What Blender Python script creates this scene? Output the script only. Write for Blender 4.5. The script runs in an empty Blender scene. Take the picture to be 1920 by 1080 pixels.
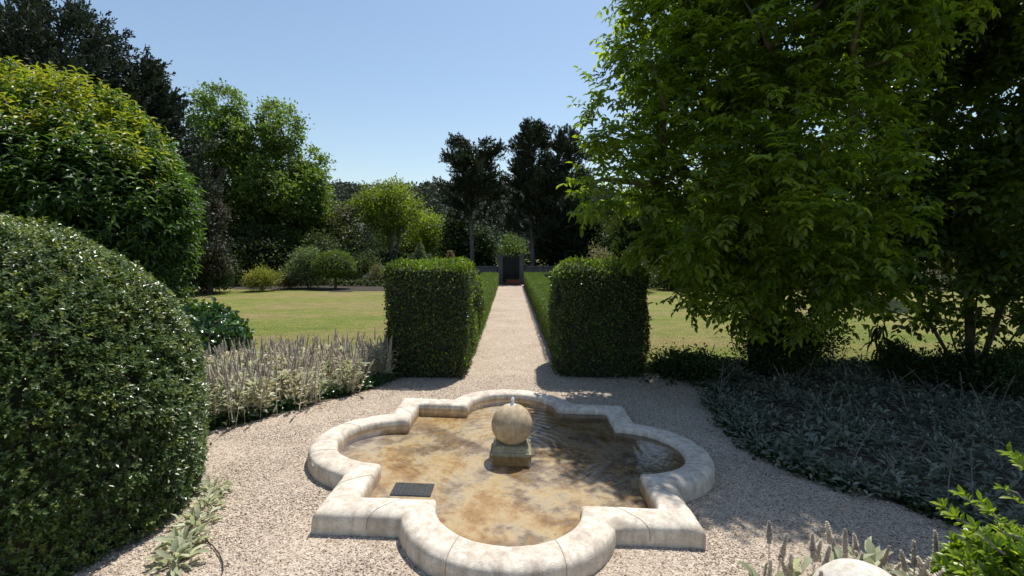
import bpy, math, random
import numpy as np
from mathutils import Vector, Matrix

# ------------------------------------------------------------------ camera, sky, sun, exposure
scene = bpy.context.scene
C = scene.collection
HC = 2.15                       # eye height
F, PITCH, YAW = 930.0, 0.075, -0.0038
cam_d = bpy.data.cameras.new('camera'); cam = bpy.data.objects.new('camera', cam_d); C.objects.link(cam)
cam_d.sensor_width = 36; cam_d.lens = F / 1920 * 36; cam_d.clip_start = 0.05; cam_d.clip_end = 4000
cam.location = (0, 0, HC); cam.rotation_euler = (math.pi/2 - PITCH, 0, YAW)
scene.camera = cam

SUN = Vector((0.20, 0.42, 1.0)).normalized()
EL, AZ = math.asin(SUN.z), math.atan2(SUN.x, SUN.y)
w = bpy.data.worlds.new('World'); scene.world = w; w.use_nodes = True
nt = w.node_tree; sky = nt.nodes.new('ShaderNodeTexSky'); sky.sky_type = 'NISHITA'; sky.sun_disc = False
sky.sun_elevation = EL; sky.sun_rotation = AZ; sky.air_density = 1.25; sky.dust_density = .6; sky.ozone_density = 1.2
bg = nt.nodes['Background']; bg.inputs['Strength'].default_value = 0.115
nt.links.new(sky.outputs[0], bg.inputs[0])
ld = bpy.data.lights.new('sun', 'SUN'); ld.energy = 5.0; ld.angle = math.radians(0.5); ld.color = (1, 0.955, 0.88)
lo = bpy.data.objects.new('sun', ld); C.objects.link(lo); lo.rotation_euler = SUN.to_track_quat('Z', 'Y').to_euler()
scene.view_settings.view_transform = 'Standard'; scene.view_settings.look = 'None'
scene.view_settings.exposure = 0.24; scene.view_settings.gamma = 1.0
scene.cycles.transparent_max_bounces = 16

R = np.random.default_rng(11)
RP = random.Random(5)

# ------------------------------------------------------------------ pixel helpers (1920x1080 photograph -> world)
cR = np.array(cam.rotation_euler.to_matrix())
def ray(px, py):
    return cR @ np.array([(px-960)/F, -(py-540)/F, -1.0])
def gz(x, y):                                  # ground height: the court falls slightly to the right
    x = np.asarray(x, float); y = np.asarray(y, float)
    fo = np.clip((9.0-y)/2.5, 0, 1); fo = fo*fo*(3-2*fo)
    return -0.030*np.clip(x, -2.6, 2.6)*fo
def G(px, py, z=0.0):
    d = ray(px, py); t = (z-HC)/d[2]; return np.array([d[0]*t, d[1]*t, z])
def at(px, py, Y):
    d = ray(px, py); t = Y/d[1]; return np.array([d[0]*t, Y, HC+d[2]*t])

# ------------------------------------------------------------------ noise
def _h(i, j, k, s):
    n = (i*73856093) ^ (j*19349663) ^ (k*83492791) ^ (s*2654435761 & 0x7fffffff)
    n = (n ^ (n >> 13)) * 1274126177 & 0x7fffffff
    return ((n ^ (n >> 16)) & 0xffff)/65535.0
def noise(p, scale=1.0, seed=0):
    p = np.asarray(p, float)*scale; i = np.floor(p).astype(np.int64); f = p-i; f = f*f*(3-2*f)
    o = 0
    for a in (0, 1):
        for b in (0, 1):
            for c in (0, 1):
                wt = (f[..., 0] if a else 1-f[..., 0])*(f[..., 1] if b else 1-f[..., 1])*(f[..., 2] if c else 1-f[..., 2])
                o = o + wt*_h(i[..., 0]+a, i[..., 1]+b, i[..., 2]+c, seed)
    return o*2-1
def nrm(v): return v/np.maximum(np.linalg.norm(v, axis=-1, keepdims=True), 1e-9)
def rdir(n): return nrm(R.normal(size=(n, 3)))

# ------------------------------------------------------------------ tagging and linking
def tag(o, label=None, cat=None, group=None, kind=None):
    if label: o['label'] = label
    if cat: o['category'] = cat
    if group: o['group'] = group
    if kind: o['kind'] = kind
    return o
def thing(name, label, cat, loc=(0, 0, 0), rz=0, group=None):
    o = bpy.data.objects.new(name, None); C.objects.link(o); o.location = tuple(loc); o.rotation_euler = (0, 0, rz)
    o.empty_display_size = 0.2
    return tag(o, label, cat, group)

class MB:
    """collects vertices and faces and links them as one mesh object"""
    def __init__(s): s.v = []; s.l = []; s.n = []; s.m = []; s.r = []; s.sm = []; s.c = 0
    def add(s, v, faces_flat, sizes, mat=0, rnd=0.5, smooth=False):
        v = np.asarray(v, float).reshape(-1, 3); s.v.append(v)
        s.l.append(np.asarray(faces_flat, np.int64).ravel()+s.c); sizes = np.asarray(sizes).ravel(); s.n.append(sizes)
        s.m.append(np.full(len(sizes), mat)); s.sm.append(np.full(len(sizes), smooth))
        s.r.append(np.broadcast_to(np.asarray(rnd, float), (len(v),)) if np.ndim(rnd) == 0 else np.asarray(rnd, float)); s.c += len(v)
    def inst(s, tv, tf, O, X, Y, Z, rnd, mat=0, smooth=False):
        """place a small template at origins O with axes X,Y,Z (already scaled)"""
        tv = np.asarray(tv, float); n = len(O); k = len(tv)
        v = O[:, None]+tv[None, :, 0:1]*X[:, None]+tv[None, :, 1:2]*Y[:, None]+tv[None, :, 2:3]*Z[:, None]
        fl = np.concatenate([np.array(f) for f in tf]); sz = np.array([len(f) for f in tf])
        s.add(v.reshape(-1, 3), (fl[None]+(np.arange(n)*k)[:, None]).ravel(), np.tile(sz, n), mat, np.repeat(rnd, k), smooth)
    def grid(s, P, closeu=False, closev=False, mat=0, rnd=0.5, smooth=True):
        P = np.asarray(P, float); nu, nv = P.shape[:2]
        iu = np.arange(nu if closeu else nu-1); iv = np.arange(nv if closev else nv-1)
        a, b = np.meshgrid(iu, iv, indexing='ij'); a2 = (a+1) % nu; b2 = (b+1) % nv
        f = np.stack([a*nv+b, a2*nv+b, a2*nv+b2, a*nv+b2], -1).reshape(-1, 4)
        s.add(P.reshape(-1, 3), f, np.full(len(f), 4), mat, rnd if np.ndim(rnd) == 0 else np.asarray(rnd).ravel(), smooth)
    def tube(s, pts, rad, seg=6, mat=0, rnd=0.5):
        pts = np.asarray(pts, float); rad = np.broadcast_to(np.asarray(rad, float), (len(pts),))
        t = nrm(np.gradient(pts, axis=0)); ref = np.array([0, 0, 1.0]) if abs(t[0, 2]) < .9 else np.array([1.0, 0, 0])
        u = nrm(np.cross(t, ref)); vv = np.cross(t, u); a = np.linspace(0, 2*math.pi, seg, endpoint=False)
        P = pts[:, None]+rad[:, None, None]*(np.cos(a)[None, :, None]*u[:, None]+np.sin(a)[None, :, None]*vv[:, None])
        s.grid(P, closev=True, mat=mat, rnd=rnd)
        s.add(P[-1], np.arange(seg), [seg], mat, rnd)
    def lathe(s, prof, seg=32, c=(0, 0, 0), mat=0, rnd=0.5, cap=True):
        prof = np.asarray(prof, float); a = np.linspace(0, 2*math.pi, seg, endpoint=False)
        P = np.stack([prof[:, 0:1]*np.cos(a), prof[:, 0:1]*np.sin(a), np.repeat(prof[:, 1:2], seg, 1)], -1)+np.array(c)
        s.grid(P, closev=True, mat=mat, rnd=rnd)
    def box(s, lo, hi, mat=0, rnd=.5):
        (a, b, c), (d, e, f) = lo, hi
        v = [(a,b,c),(d,b,c),(d,e,c),(a,e,c),(a,b,f),(d,b,f),(d,e,f),(a,e,f)]
        s.add(v, [0,3,2,1, 4,5,6,7, 0,1,5,4, 1,2,6,5, 2,3,7,6, 3,0,4,7], [4]*6, mat, rnd)
    def build(s, name, mats, parent=None, bevel=0):
        me = bpy.data.meshes.new(name); V = np.concatenate(s.v); L = np.concatenate(s.l); N = np.concatenate(s.n)
        me.vertices.add(len(V)); me.vertices.foreach_set('co', V.astype(np.float32).ravel())
        me.loops.add(len(L)); me.loops.foreach_set('vertex_index', L.astype(np.int32))
        me.polygons.add(len(N)); st = np.concatenate([[0], np.cumsum(N)[:-1]])
        me.polygons.foreach_set('loop_start', st.astype(np.int32)); me.polygons.foreach_set('loop_total', N.astype(np.int32))
        me.polygons.foreach_set('material_index', np.concatenate(s.m).astype(np.int32))
        me.polygons.foreach_set('use_smooth', np.concatenate(s.sm).astype(bool))
        at_ = me.attributes.new('rnd', 'FLOAT', 'POINT'); at_.data.foreach_set('value', np.concatenate(s.r).astype(np.float32))
        me.update(calc_edges=True)
        for m in (mats if isinstance(mats, (list, tuple)) else [mats]): me.materials.append(m)
        o = bpy.data.objects.new(name, me); C.objects.link(o)
        if parent: o.parent = parent
        if bevel:
            b = o.modifiers.new('bevel', 'BEVEL'); b.width = bevel; b.segments = 3; b.limit_method = 'ANGLE'
        return o

# ------------------------------------------------------------------ materials
def mat(name):
    m = bpy.data.materials.new(name); m.use_nodes = True; t = m.node_tree
    return m, t, t.nodes, t.links, t.nodes['Principled BSDF']
def ramp(N, stops, interp='LINEAR'):
    r = N.new('ShaderNodeValToRGB'); e = r.color_ramp; e.interpolation = interp
    while len(e.elements) < len(stops): e.elements.new(0.5)
    for el, (p, c) in zip(e.elements, stops): el.position = p; el.color = (*c, 1)
    return r
def tex_noise(N, L, scale, detail=4, rough=.55, coord=None, dist=0):
    n = N.new('ShaderNodeTexNoise'); n.inputs['Scale'].default_value = scale; n.inputs['Detail'].default_value = detail
    n.inputs['Roughness'].default_value = rough; n.inputs['Distortion'].default_value = dist
    if coord: L.new(coord, n.inputs['Vector'])
    return n
def mixc(N, L, fac, a, b, mode='MIX'):
    m = N.new('ShaderNodeMix'); m.data_type = 'RGBA'; m.blend_type = mode
    for k, v in ((0, fac), (6, a), (7, b)):
        if hasattr(v, 'links') or hasattr(v, 'is_linked'): L.new(v, m.inputs[k])
        else: m.inputs[k].default_value = v if k == 0 else (*v, 1)
    return m.outputs[2]
def leafmat(name, dark, mid, light, transl=.35, rough=.42, spec=.5, tcol=None, nscale=1.2, odd=None):
    m, t, N, L, P = mat(name)
    a = N.new('ShaderNodeAttribute'); a.attribute_name = 'rnd'
    r = ramp(N, [(0, dark), (.5, mid), (1, light)] + ([(1, light)] if not odd else []))
    if odd: 
        r = ramp(N, [(0, dark), (.45, mid), (.93, light), (.97, odd)])
    L.new(a.outputs['Fac'], r.inputs[0])
    g = N.new('ShaderNodeNewGeometry'); n = tex_noise(N, L, nscale, 3, coord=g.outputs['Position'])
    mr = N.new('ShaderNodeMapRange'); mr.inputs[1].default_value = .3; mr.inputs[2].default_value = .7; mr.inputs[3].default_value = .72; mr.inputs[4].default_value = 1.28
    L.new(n.outputs['Fac'], mr.inputs[0])
    col = N.new('ShaderNodeVectorMath'); col.operation = 'SCALE'; L.new(r.outputs[0], col.inputs[0]); L.new(mr.outputs[0], col.inputs['Scale'])
    L.new(col.outputs[0], P.inputs['Base Color']); P.inputs['Roughness'].default_value = rough; P.inputs['Specular IOR Level'].default_value = spec
    if transl > 0:
        tr = N.new('ShaderNodeBsdfTranslucent'); tc = N.new('ShaderNodeVectorMath'); tc.operation = 'MULTIPLY'
        L.new(col.outputs[0], tc.inputs[0]); tc.inputs[1].default_value = tcol or (2.0, 2.1, .8); L.new(tc.outputs[0], tr.inputs[0])
        mx = N.new('ShaderNodeMixShader'); mx.inputs[0].default_value = transl
        L.new(P.outputs[0], mx.inputs[1]); L.new(tr.outputs[0], mx.inputs[2]); L.new(mx.outputs[0], N['Material Output'].inputs[0])
    return m
def barkmat(name, a, b, scale=14):
    m, t, N, L, P = mat(name)
    tc = N.new('ShaderNodeTexCoord'); mp = N.new('ShaderNodeMapping'); mp.inputs['Scale'].default_value = (1, 1, .25); L.new(tc.outputs['Object'], mp.inputs[0])
    n = tex_noise(N, L, scale, 6, .65, mp.outputs[0]); r = ramp(N, [(.3, a), (.7, b)]); L.new(n.outputs[0], r.inputs[0]); L.new(r.outputs[0], P.inputs['Base Color'])
    P.inputs['Roughness'].default_value = .9; bu = N.new('ShaderNodeBump'); bu.inputs['Strength'].default_value = .6; bu.inputs['Distance'].default_value = .02
    L.new(n.outputs[0], bu.inputs['Height']); L.new(bu.outputs[0], P.inputs['Normal'])
    return m
def flat(name, col, rough=.8, metal=0, nscale=20, var=.25, bump=.15):
    m, t, N, L, P = mat(name); tc = N.new('ShaderNodeTexCoord')
    n = tex_noise(N, L, nscale, 5, .6, tc.outputs['Object'])
    r = ramp(N, [(.3, tuple(c*(1-var) for c in col)), (.7, tuple(min(1, c*(1+var)) for c in col))]); L.new(n.outputs[0], r.inputs[0]); L.new(r.outputs[0], P.inputs['Base Color'])
    P.inputs['Roughness'].default_value = rough; P.inputs['Metallic'].default_value = metal
    bu = N.new('ShaderNodeBump'); bu.inputs['Strength'].default_value = bump; bu.inputs['Distance'].default_value = .01; L.new(n.outputs[0], bu.inputs['Height']); L.new(bu.outputs[0], P.inputs['Normal'])
    return m

def gravelmat():
    m, t, N, L, P = mat('gravel'); g = N.new('ShaderNodeNewGeometry'); pos = g.outputs['Position']
    v = N.new('ShaderNodeTexVoronoi'); v.inputs['Scale'].default_value = 85; L.new(pos, v.inputs['Vector'])
    sp = N.new('ShaderNodeSeparateColor'); L.new(v.outputs['Color'], sp.inputs[0])
    r = ramp(N, [(0, (.10, .075, .055)), (.14, (.30, .235, .18)), (.4, (.445, .37, .295)), (.75, (.52, .445, .36)), (1, (.64, .57, .47))])
    L.new(sp.outputs[0], r.inputs[0])
    n1 = tex_noise(N, L, 1.1, 5, .6, pos); r1 = ramp(N, [(.3, (.84, .81, .78)), (.7, (1.04, 1.02, 1.0))]); L.new(n1.outputs[0], r1.inputs[0])
    n2 = tex_noise(N, L, 14, 3, .6, pos); r2 = ramp(N, [(.25, (.72, .68, .63)), (.5, (1, 1, 1))]); L.new(n2.outputs[0], r2.inputs[0])
    c = mixc(N, L, 1.0, r.outputs[0], r1.outputs[0], 'MULTIPLY'); c = mixc(N, L, .7, c, r2.outputs[0], 'MULTIPLY')
    L.new(c, P.inputs['Base Color']); P.inputs['Roughness'].default_value = .92; P.inputs['Specular IOR Level'].default_value = .15
    iv = N.new('ShaderNodeMath'); iv.operation = 'SUBTRACT'; iv.inputs[0].default_value = 1; L.new(v.outputs['Distance'], iv.inputs[1])
    bu = N.new('ShaderNodeBump'); bu.inputs['Strength'].default_value = .8; bu.inputs['Distance'].default_value = .008; L.new(iv.outputs[0], bu.inputs['Height']); L.new(bu.outputs[0], P.inputs['Normal'])
    return m
def pebblemat():
    m, t, N, L, P = mat('pebbles'); a = N.new('ShaderNodeAttribute'); a.attribute_name = 'rnd'
    r = ramp(N, [(0, (.10, .07, .05)), (.08, (.26, .19, .14)), (.3, (.45, .365, .285)), (.7, (.57, .48, .39)), (1, (.72, .65, .55))]); L.new(a.outputs['Fac'], r.inputs[0])
    L.new(r.outputs[0], P.inputs['Base Color']); P.inputs['Roughness'].default_value = .85; P.inputs['Specular IOR Level'].default_value = .2
    return m
def lawnmat():
    m, t, N, L, P = mat('lawn'); g = N.new('ShaderNodeNewGeometry'); pos = g.outputs['Position']
    mp = N.new('ShaderNodeMapping'); mp.inputs['Scale'].default_value = (.55, 1.5, 1); L.new(pos, mp.inputs[0])
    n1 = tex_noise(N, L, .33, 5, .62, mp.outputs[0], .5)
    r1 = ramp(N, [(.3, (.115, .155, .035)), (.42, (.165, .195, .05)), (.52, (.21, .205, .075)), (.62, (.25, .205, .10)), (.72, (.17, .19, .05))]); L.new(n1.outputs[0], r1.inputs[0])
    n2 = tex_noise(N, L, 22, 6, .7, pos); r2 = ramp(N, [(.3, (.6, .62, .55)), (.7, (1.25, 1.2, 1.2))]); L.new(n2.outputs[0], r2.inputs[0])
    c = mixc(N, L, 1.0, r1.outputs[0], r2.outputs[0], 'MULTIPLY')
    n4 = tex_noise(N, L, 2.6, 8, .75, mp.outputs[0]); r4 = ramp(N, [(.34, (.62, .74, .55)), (.5, (1, 1, 1)), (.66, (1.25, 1.08, 1.1))]); L.new(n4.outputs[0], r4.inputs[0]); c = mixc(N, L, 1.0, c, r4.outputs[0], 'MULTIPLY')
    L.new(c, P.inputs['Base Color']); P.inputs['Roughness'].default_value = .95; P.inputs['Specular IOR Level'].default_value = .1
    n3 = tex_noise(N, L, 60, 4, .7, pos); bu = N.new('ShaderNodeBump'); bu.inputs['Strength'].default_value = .7; bu.inputs['Distance'].default_value = .03
    L.new(n3.outputs[0], bu.inputs['Height']); L.new(bu.outputs[0], P.inputs['Normal'])
    return m
def stonemat(name, light, dark, stain, scale=1.0, stainamt=.5, lichen=True):
    m, t, N, L, P = mat(name); tc = N.new('ShaderNodeTexCoord'); pos = tc.outputs['Object']
    n1 = tex_noise(N, L, 5*scale, 8, .65, pos, .4); r1 = ramp(N, [(.32, dark), (.6, light)]); L.new(n1.outputs[0], r1.inputs[0])
    n2 = tex_noise(N, L, 2.2*scale, 6, .7, pos, .8); r2 = ramp(N, [(.48, (0, 0, 0)), (.68, (1, 1, 1))]); L.new(n2.outputs[0], r2.inputs[0])
    mm = N.new('ShaderNodeMath'); mm.operation = 'MULTIPLY'; mm.inputs[1].default_value = stainamt; L.new(r2.outputs[0], mm.inputs[0])
    c = mixc(N, L, mm.outputs[0], r1.outputs[0], stain)
    n3 = tex_noise(N, L, 70*scale, 3, .7, pos); r3 = ramp(N, [(.3, (.62, .6, .57)), (.48, (1, 1, 1))]); L.new(n3.outputs[0], r3.inputs[0])
    c = mixc(N, L, .8, c, r3.outputs[0], 'MULTIPLY')
    mp = N.new('ShaderNodeMapping'); mp.inputs['Scale'].default_value = (1, 1, .12); L.new(pos, mp.inputs[0])
    n5 = tex_noise(N, L, 11*scale, 5, .6, mp.outputs[0]); r5 = ramp(N, [(.38, (.66, .60, .53)), (.56, (1, 1, 1))]); L.new(n5.outputs[0], r5.inputs[0]); c = mixc(N, L, .55, c, r5.outputs[0], 'MULTIPLY')
    n6 = tex_noise(N, L, 18*scale, 6, .8, pos, .6); r6 = ramp(N, [(.56, (0, 0, 0)), (.70, (1, 1, 1))]); L.new(n6.outputs[0], r6.inputs[0]); m6 = N.new('ShaderNodeMath'); m6.operation = 'MULTIPLY'; m6.inputs[1].default_value = .45; L.new(r6.outputs[0], m6.inputs[0]); c = mixc(N, L, m6.outputs[0], c, stain)
    L.new(c, P.inputs['Base Color']); P.inputs['Roughness'].default_value = .85; P.inputs['Specular IOR Level'].default_value = .25
    n7 = tex_noise(N, L, 130*scale, 2, .6, pos); r7 = ramp(N, [(.30, (.55, .52, .48)), (.42, (1, 1, 1))]); L.new(n7.outputs[0], r7.inputs[0]); c2 = mixc(N, L, .7, c, r7.outputs[0], 'MULTIPLY'); L.new(c2, P.inputs['Base Color'])
    n4 = tex_noise(N, L, 45*scale, 6, .7, pos); bu = N.new('ShaderNodeBump'); bu.inputs['Strength'].default_value = .55; bu.inputs['Distance'].default_value = .006
    L.new(n4.outputs[0], bu.inputs['Height']); L.new(bu.outputs[0], P.inputs['Normal'])
    return m
def basinmat():
    m, t, N, L, P = mat('basin_floor'); tc = N.new('ShaderNodeTexCoord'); pos = tc.outputs['Object']
    n1 = tex_noise(N, L, 1.3, 9, .68, pos, 0); r1 = ramp(N, [(.30, (.22, .135, .055)), (.40, (.33, .215, .10)), (.47, (.43, .345, .22)), (.53, (.38, .33, .26)), (.58, (.20, .16, .13)), (.64, (.30, .20, .09)), (.74, (.42, .31, .17))]); L.new(n1.outputs[0], r1.inputs[0])
    n2 = tex_noise(N, L, 2.2, 10, .74, pos, 0); r2 = ramp(N, [(.48, (1, 1, 1)), (.56, (.60, .52, .48)), (.66, (.34, .27, .24))]); L.new(n2.outputs[0], r2.inputs[0])
    n3 = tex_noise(N, L, 34, 6, .8, pos, .3); r3 = ramp(N, [(.34, (.32, .24, .18)), (.45, (1, 1, 1)), (.62, (1, 1, 1)), (.72, (1.25, 1.2, 1.1))]); L.new(n3.outputs[0], r3.inputs[0])
    c = mixc(N, L, .85, r1.outputs[0], r2.outputs[0], 'MULTIPLY'); c = mixc(N, L, .7, c, r3.outputs[0], 'MULTIPLY')
    L.new(c, P.inputs['Base Color']); P.inputs['Roughness'].default_value = .9
    return m
def watermat():
    m, t, N, L, P = mat('water'); N.remove(P); tc = N.new('ShaderNodeTexCoord'); pos = tc.outputs['Object']
    ln = N.new('ShaderNodeVectorMath'); ln.operation = 'LENGTH'; L.new(pos, ln.inputs[0])
    n = tex_noise(N, L, 3.5, 4, .6, pos, .6)
    wv = N.new('ShaderNodeMath'); wv.operation = 'MULTIPLY_ADD'; wv.inputs[1].default_value = 60; L.new(ln.outputs['Value'], wv.inputs[0])
    nm = N.new('ShaderNodeMath'); nm.operation = 'MULTIPLY'; nm.inputs[1].default_value = 14; L.new(n.outputs[0], nm.inputs[0]); L.new(nm.outputs[0], wv.inputs[2])
    sn = N.new('ShaderNodeMath'); sn.operation = 'SINE'; L.new(wv.outputs[0], sn.inputs[0])
    fall = N.new('ShaderNodeMapRange'); fall.inputs[1].default_value = .2; fall.inputs[2].default_value = 1.6; fall.inputs[3].default_value = .5; fall.inputs[4].default_value = .05; L.new(ln.outputs['Value'], fall.inputs[0])
    h1 = N.new('ShaderNodeMath'); h1.operation = 'MULTIPLY'; L.new(sn.outputs[0], h1.inputs[0]); L.new(fall.outputs[0], h1.inputs[1])
    n2 = tex_noise(N, L, 16, 3, .5, pos, .3); h2 = N.new('ShaderNodeMath'); h2.operation = 'MULTIPLY_ADD'; h2.inputs[1].default_value = .8; L.new(n2.outputs[0], h2.inputs[0]); L.new(h1.outputs[0], h2.inputs[2])
    bu = N.new('ShaderNodeBump'); bu.inputs['Strength'].default_value = .4; bu.inputs['Distance'].default_value = .008; L.new(h2.outputs[0], bu.inputs['Height'])
    tr = N.new('ShaderNodeBsdfTransparent'); tr.inputs[0].default_value = (.95, .93, .86, 1)
    gl = N.new('ShaderNodeBsdfGlossy'); gl.inputs['Roughness'].default_value = .03; L.new(bu.outputs[0], gl.inputs['Normal'])
    fr = N.new('ShaderNodeFresnel'); fr.inputs[0].default_value = 1.42; L.new(bu.outputs[0], fr.inputs['Normal'])
    mx = N.new('ShaderNodeMixShader'); L.new(fr.outputs[0], mx.inputs[0]); L.new(tr.outputs[0], mx.inputs[1]); L.new(gl.outputs[0], mx.inputs[2])
    L.new(mx.outputs[0], N['Material Output'].inputs[0])
    return m

M = dict(
 gravel=gravelmat(), pebble=pebblemat(), lawn=lawnmat(), soil=flat('soil', (.075, .052, .035), .95, nscale=9, var=.5, bump=.9),
 rim=stonemat('limestone_rim', (.76, .69, .585), (.54, .47, .385), (.37, .32, .285), 1.6, .6),
 ball=stonemat('limestone_ball', (.56, .46, .32), (.38, .29, .18), (.25, .19, .12), 2.0, .5),
 plinth=stonemat('limestone_plinth', (.42, .38, .26), (.26, .24, .15), (.15, .14, .08), 2.5, .6),
 finial=stonemat('pale_finial', (.72, .69, .62), (.58, .54, .47), (.40, .37, .33), 1.5, .35),
 pillar=stonemat('pillar_stone', (.16, .155, .155), (.11, .105, .105), (.08, .078, .075), 1.0, .4),
 basin=basinmat(), water=watermat(),
 drain=flat('drain_metal', (.03, .032, .035), .5, .3, 30, .3),
 iron=flat('gate_iron', (.012, .012, .014), .5, .4, 10, .3),
 terracotta=flat('terracotta', (.20, .075, .045), .9, 0, 12, .4, .5),
 foam=flat('foam', (.85, .85, .85), .3, 0, 60, .1, .8),
 hose=flat('hose', (.02, .018, .016), .6),
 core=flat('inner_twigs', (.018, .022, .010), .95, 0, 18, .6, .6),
 bark=barkmat('bark', (.035, .028, .02), (.12, .1, .075)),
 barkpine=barkmat('pine_bark', (.07, .06, .055), (.20, .175, .16), 8),
 barkgrey=barkmat('grey_bark', (.09, .085, .075), (.24, .225, .2), 10),
 # foliage
 dome=leafmat('dome_leaves', (.020, .042, .010), (.050, .088, .020), (.125, .17, .042), .22, .36, .6, odd=(.14, .09, .045), nscale=2.0),
 domesoft=leafmat('dome_shoots', (.10, .13, .025), (.16, .19, .04), (.24, .27, .07), .35, .45, .4),
 laurel=leafmat('laurel_leaves', (.018, .042, .007), (.042, .09, .012), (.085, .15, .02), .34, .42, .5),
 laurelnew=leafmat('laurel_shoots', (.10, .14, .014), (.17, .20, .022), (.25, .25, .04), .42, .42, .5, odd=(.26, .20, .04)),
 hedge=leafmat('hedge_leaves', (.015, .032, .008), (.034, .064, .012), (.08, .125, .022), .28, .36, .55, odd=(.13, .085, .03)),
 hedgenew=leafmat('hedge_shoots', (.09, .15, .014), (.14, .21, .022), (.20, .26, .035), .40, .36, .5),
 box=leafmat('box_leaves', (.06, .10, .014), (.09, .145, .02), (.14, .19, .035), .30, .45, .4),
 ivy=leafmat('ivy_leaves', (.018, .05, .012), (.035, .09, .02), (.07, .14, .03), .2, .28, .6),
 walnut=leafmat('walnut_leaves', (.055, .095, .012), (.12, .18, .02), (.27, .34, .045), .58, .34, .5, (1.75, 1.8, .45), .8),
 hazel=leafmat('hazel_leaves', (.030, .055, .012), (.065, .105, .018), (.14, .20, .03), .48, .40, .45, (1.8, 1.85, .5), .8),
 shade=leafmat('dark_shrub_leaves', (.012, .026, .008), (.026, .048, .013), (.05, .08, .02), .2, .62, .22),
 pitto=leafmat('pittosporum_leaves', (.09, .15, .012), (.17, .25, .018), (.28, .34, .035), .42, .34, .5, (1.8, 2.0, .5), 6),
 poplar=leafmat('poplar_leaves', (.055, .09, .018), (.10, .155, .032), (.17, .23, .055), .40, .50, .35, nscale=.4),
 lime=leafmat('lime_leaves', (.09, .13, .014), (.14, .18, .022), (.19, .23, .04), .42, .5, .3, nscale=.4),
 olive=leafmat('olive_leaves', (.05, .055, .02), (.08, .085, .032), (.12, .12, .05), .2, .5, .4, nscale=.4),
 brown=leafmat('brown_evergreen', (.042, .038, .028), (.068, .062, .045), (.105, .098, .07), .1, .7, .2, nscale=.5),
 wood=leafmat('woodland_leaves', (.022, .036, .010), (.045, .065, .018), (.085, .11, .03), .25, .6, .25, nscale=.3),
 conifer=leafmat('conifer_needles', (.012, .022, .014), (.022, .036, .022), (.045, .06, .035), .08, .55, .4, nscale=.5, odd=(.07, .035, .02)),
 pine=leafmat('pine_needles', (.014, .024, .012), (.026, .040, .018), (.05, .062, .028), .08, .5, .4, nscale=.5),
 hill=leafmat('hill_forest', (.045, .058, .040), (.065, .080, .054), (.10, .112, .078), .05, .8, .2, nscale=.03),
 yellowbush=leafmat('yellow_bush', (.12, .13, .025), (.18, .19, .04), (.24, .24, .07), .3, .5, .3),
 greybush=leafmat('grey_green_bush', (.08, .11, .05), (.12, .16, .075), (.17, .21, .11), .25, .5, .3),
 redbush=leafmat('reddish_bush', (.06, .035, .02), (.10, .05, .03), (.14, .08, .045), .2, .5, .3),
 greenbush=leafmat('green_bush', (.05, .085, .012), (.085, .13, .018), (.13, .18, .03), .3, .45, .4),
 tanbush=leafmat('tan_bush', (.16, .11, .05), (.22, .155, .07), (.28, .20, .10), .15, .7, .2),
 palebush=leafmat('pale_bush', (.12, .12, .06), (.18, .17, .09), (.27, .25, .15), .25, .6, .3),
 silver=leafmat('silver_leaves', (.20, .23, .18), (.28, .32, .25), (.38, .41, .33), .15, .75, .2),
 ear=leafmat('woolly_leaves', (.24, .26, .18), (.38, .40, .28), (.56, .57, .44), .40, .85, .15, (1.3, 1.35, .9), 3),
 ear_painted_shade=leafmat('woolly_leaves_painted_shade', (.11, .125, .085), (.185, .205, .15), (.33, .345, .27), .25, .85, .15, (1.2, 1.25, .9), 3),  # darker copy of the ear leaves, right bed's shade put into the colour
 eardry=leafmat('dry_woolly_leaves', (.34, .29, .17), (.46, .42, .27), (.56, .54, .40), .2, .85, .15, (1.2, 1.2, .9), 3),
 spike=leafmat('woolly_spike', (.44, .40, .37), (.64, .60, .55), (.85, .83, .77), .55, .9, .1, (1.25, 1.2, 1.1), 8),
 spike_painted_shade=leafmat('woolly_spike_painted_shade', (.12, .115, .10), (.19, .18, .16), (.30, .29, .26), .2, .9, .1, (1.1, 1.1, 1.0), 8),  # spike wool copied darker, tree shade put into the colour
 red=leafmat('red_flowers', (.4, .03, .03), (.5, .06, .05), (.6, .12, .1), .3, .5, .3),
 grass=leafmat('grass_blades', (.10, .135, .03), (.145, .175, .045), (.21, .20, .08), .35, .6, .25, (1.4, 1.5, .7), .5),
)

# ------------------------------------------------------------------ leaf templates
DIA = [(-.5, 0, 0), (0, .42, 1), (.5, 0, 0), (0, -.0, 0)]
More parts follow.
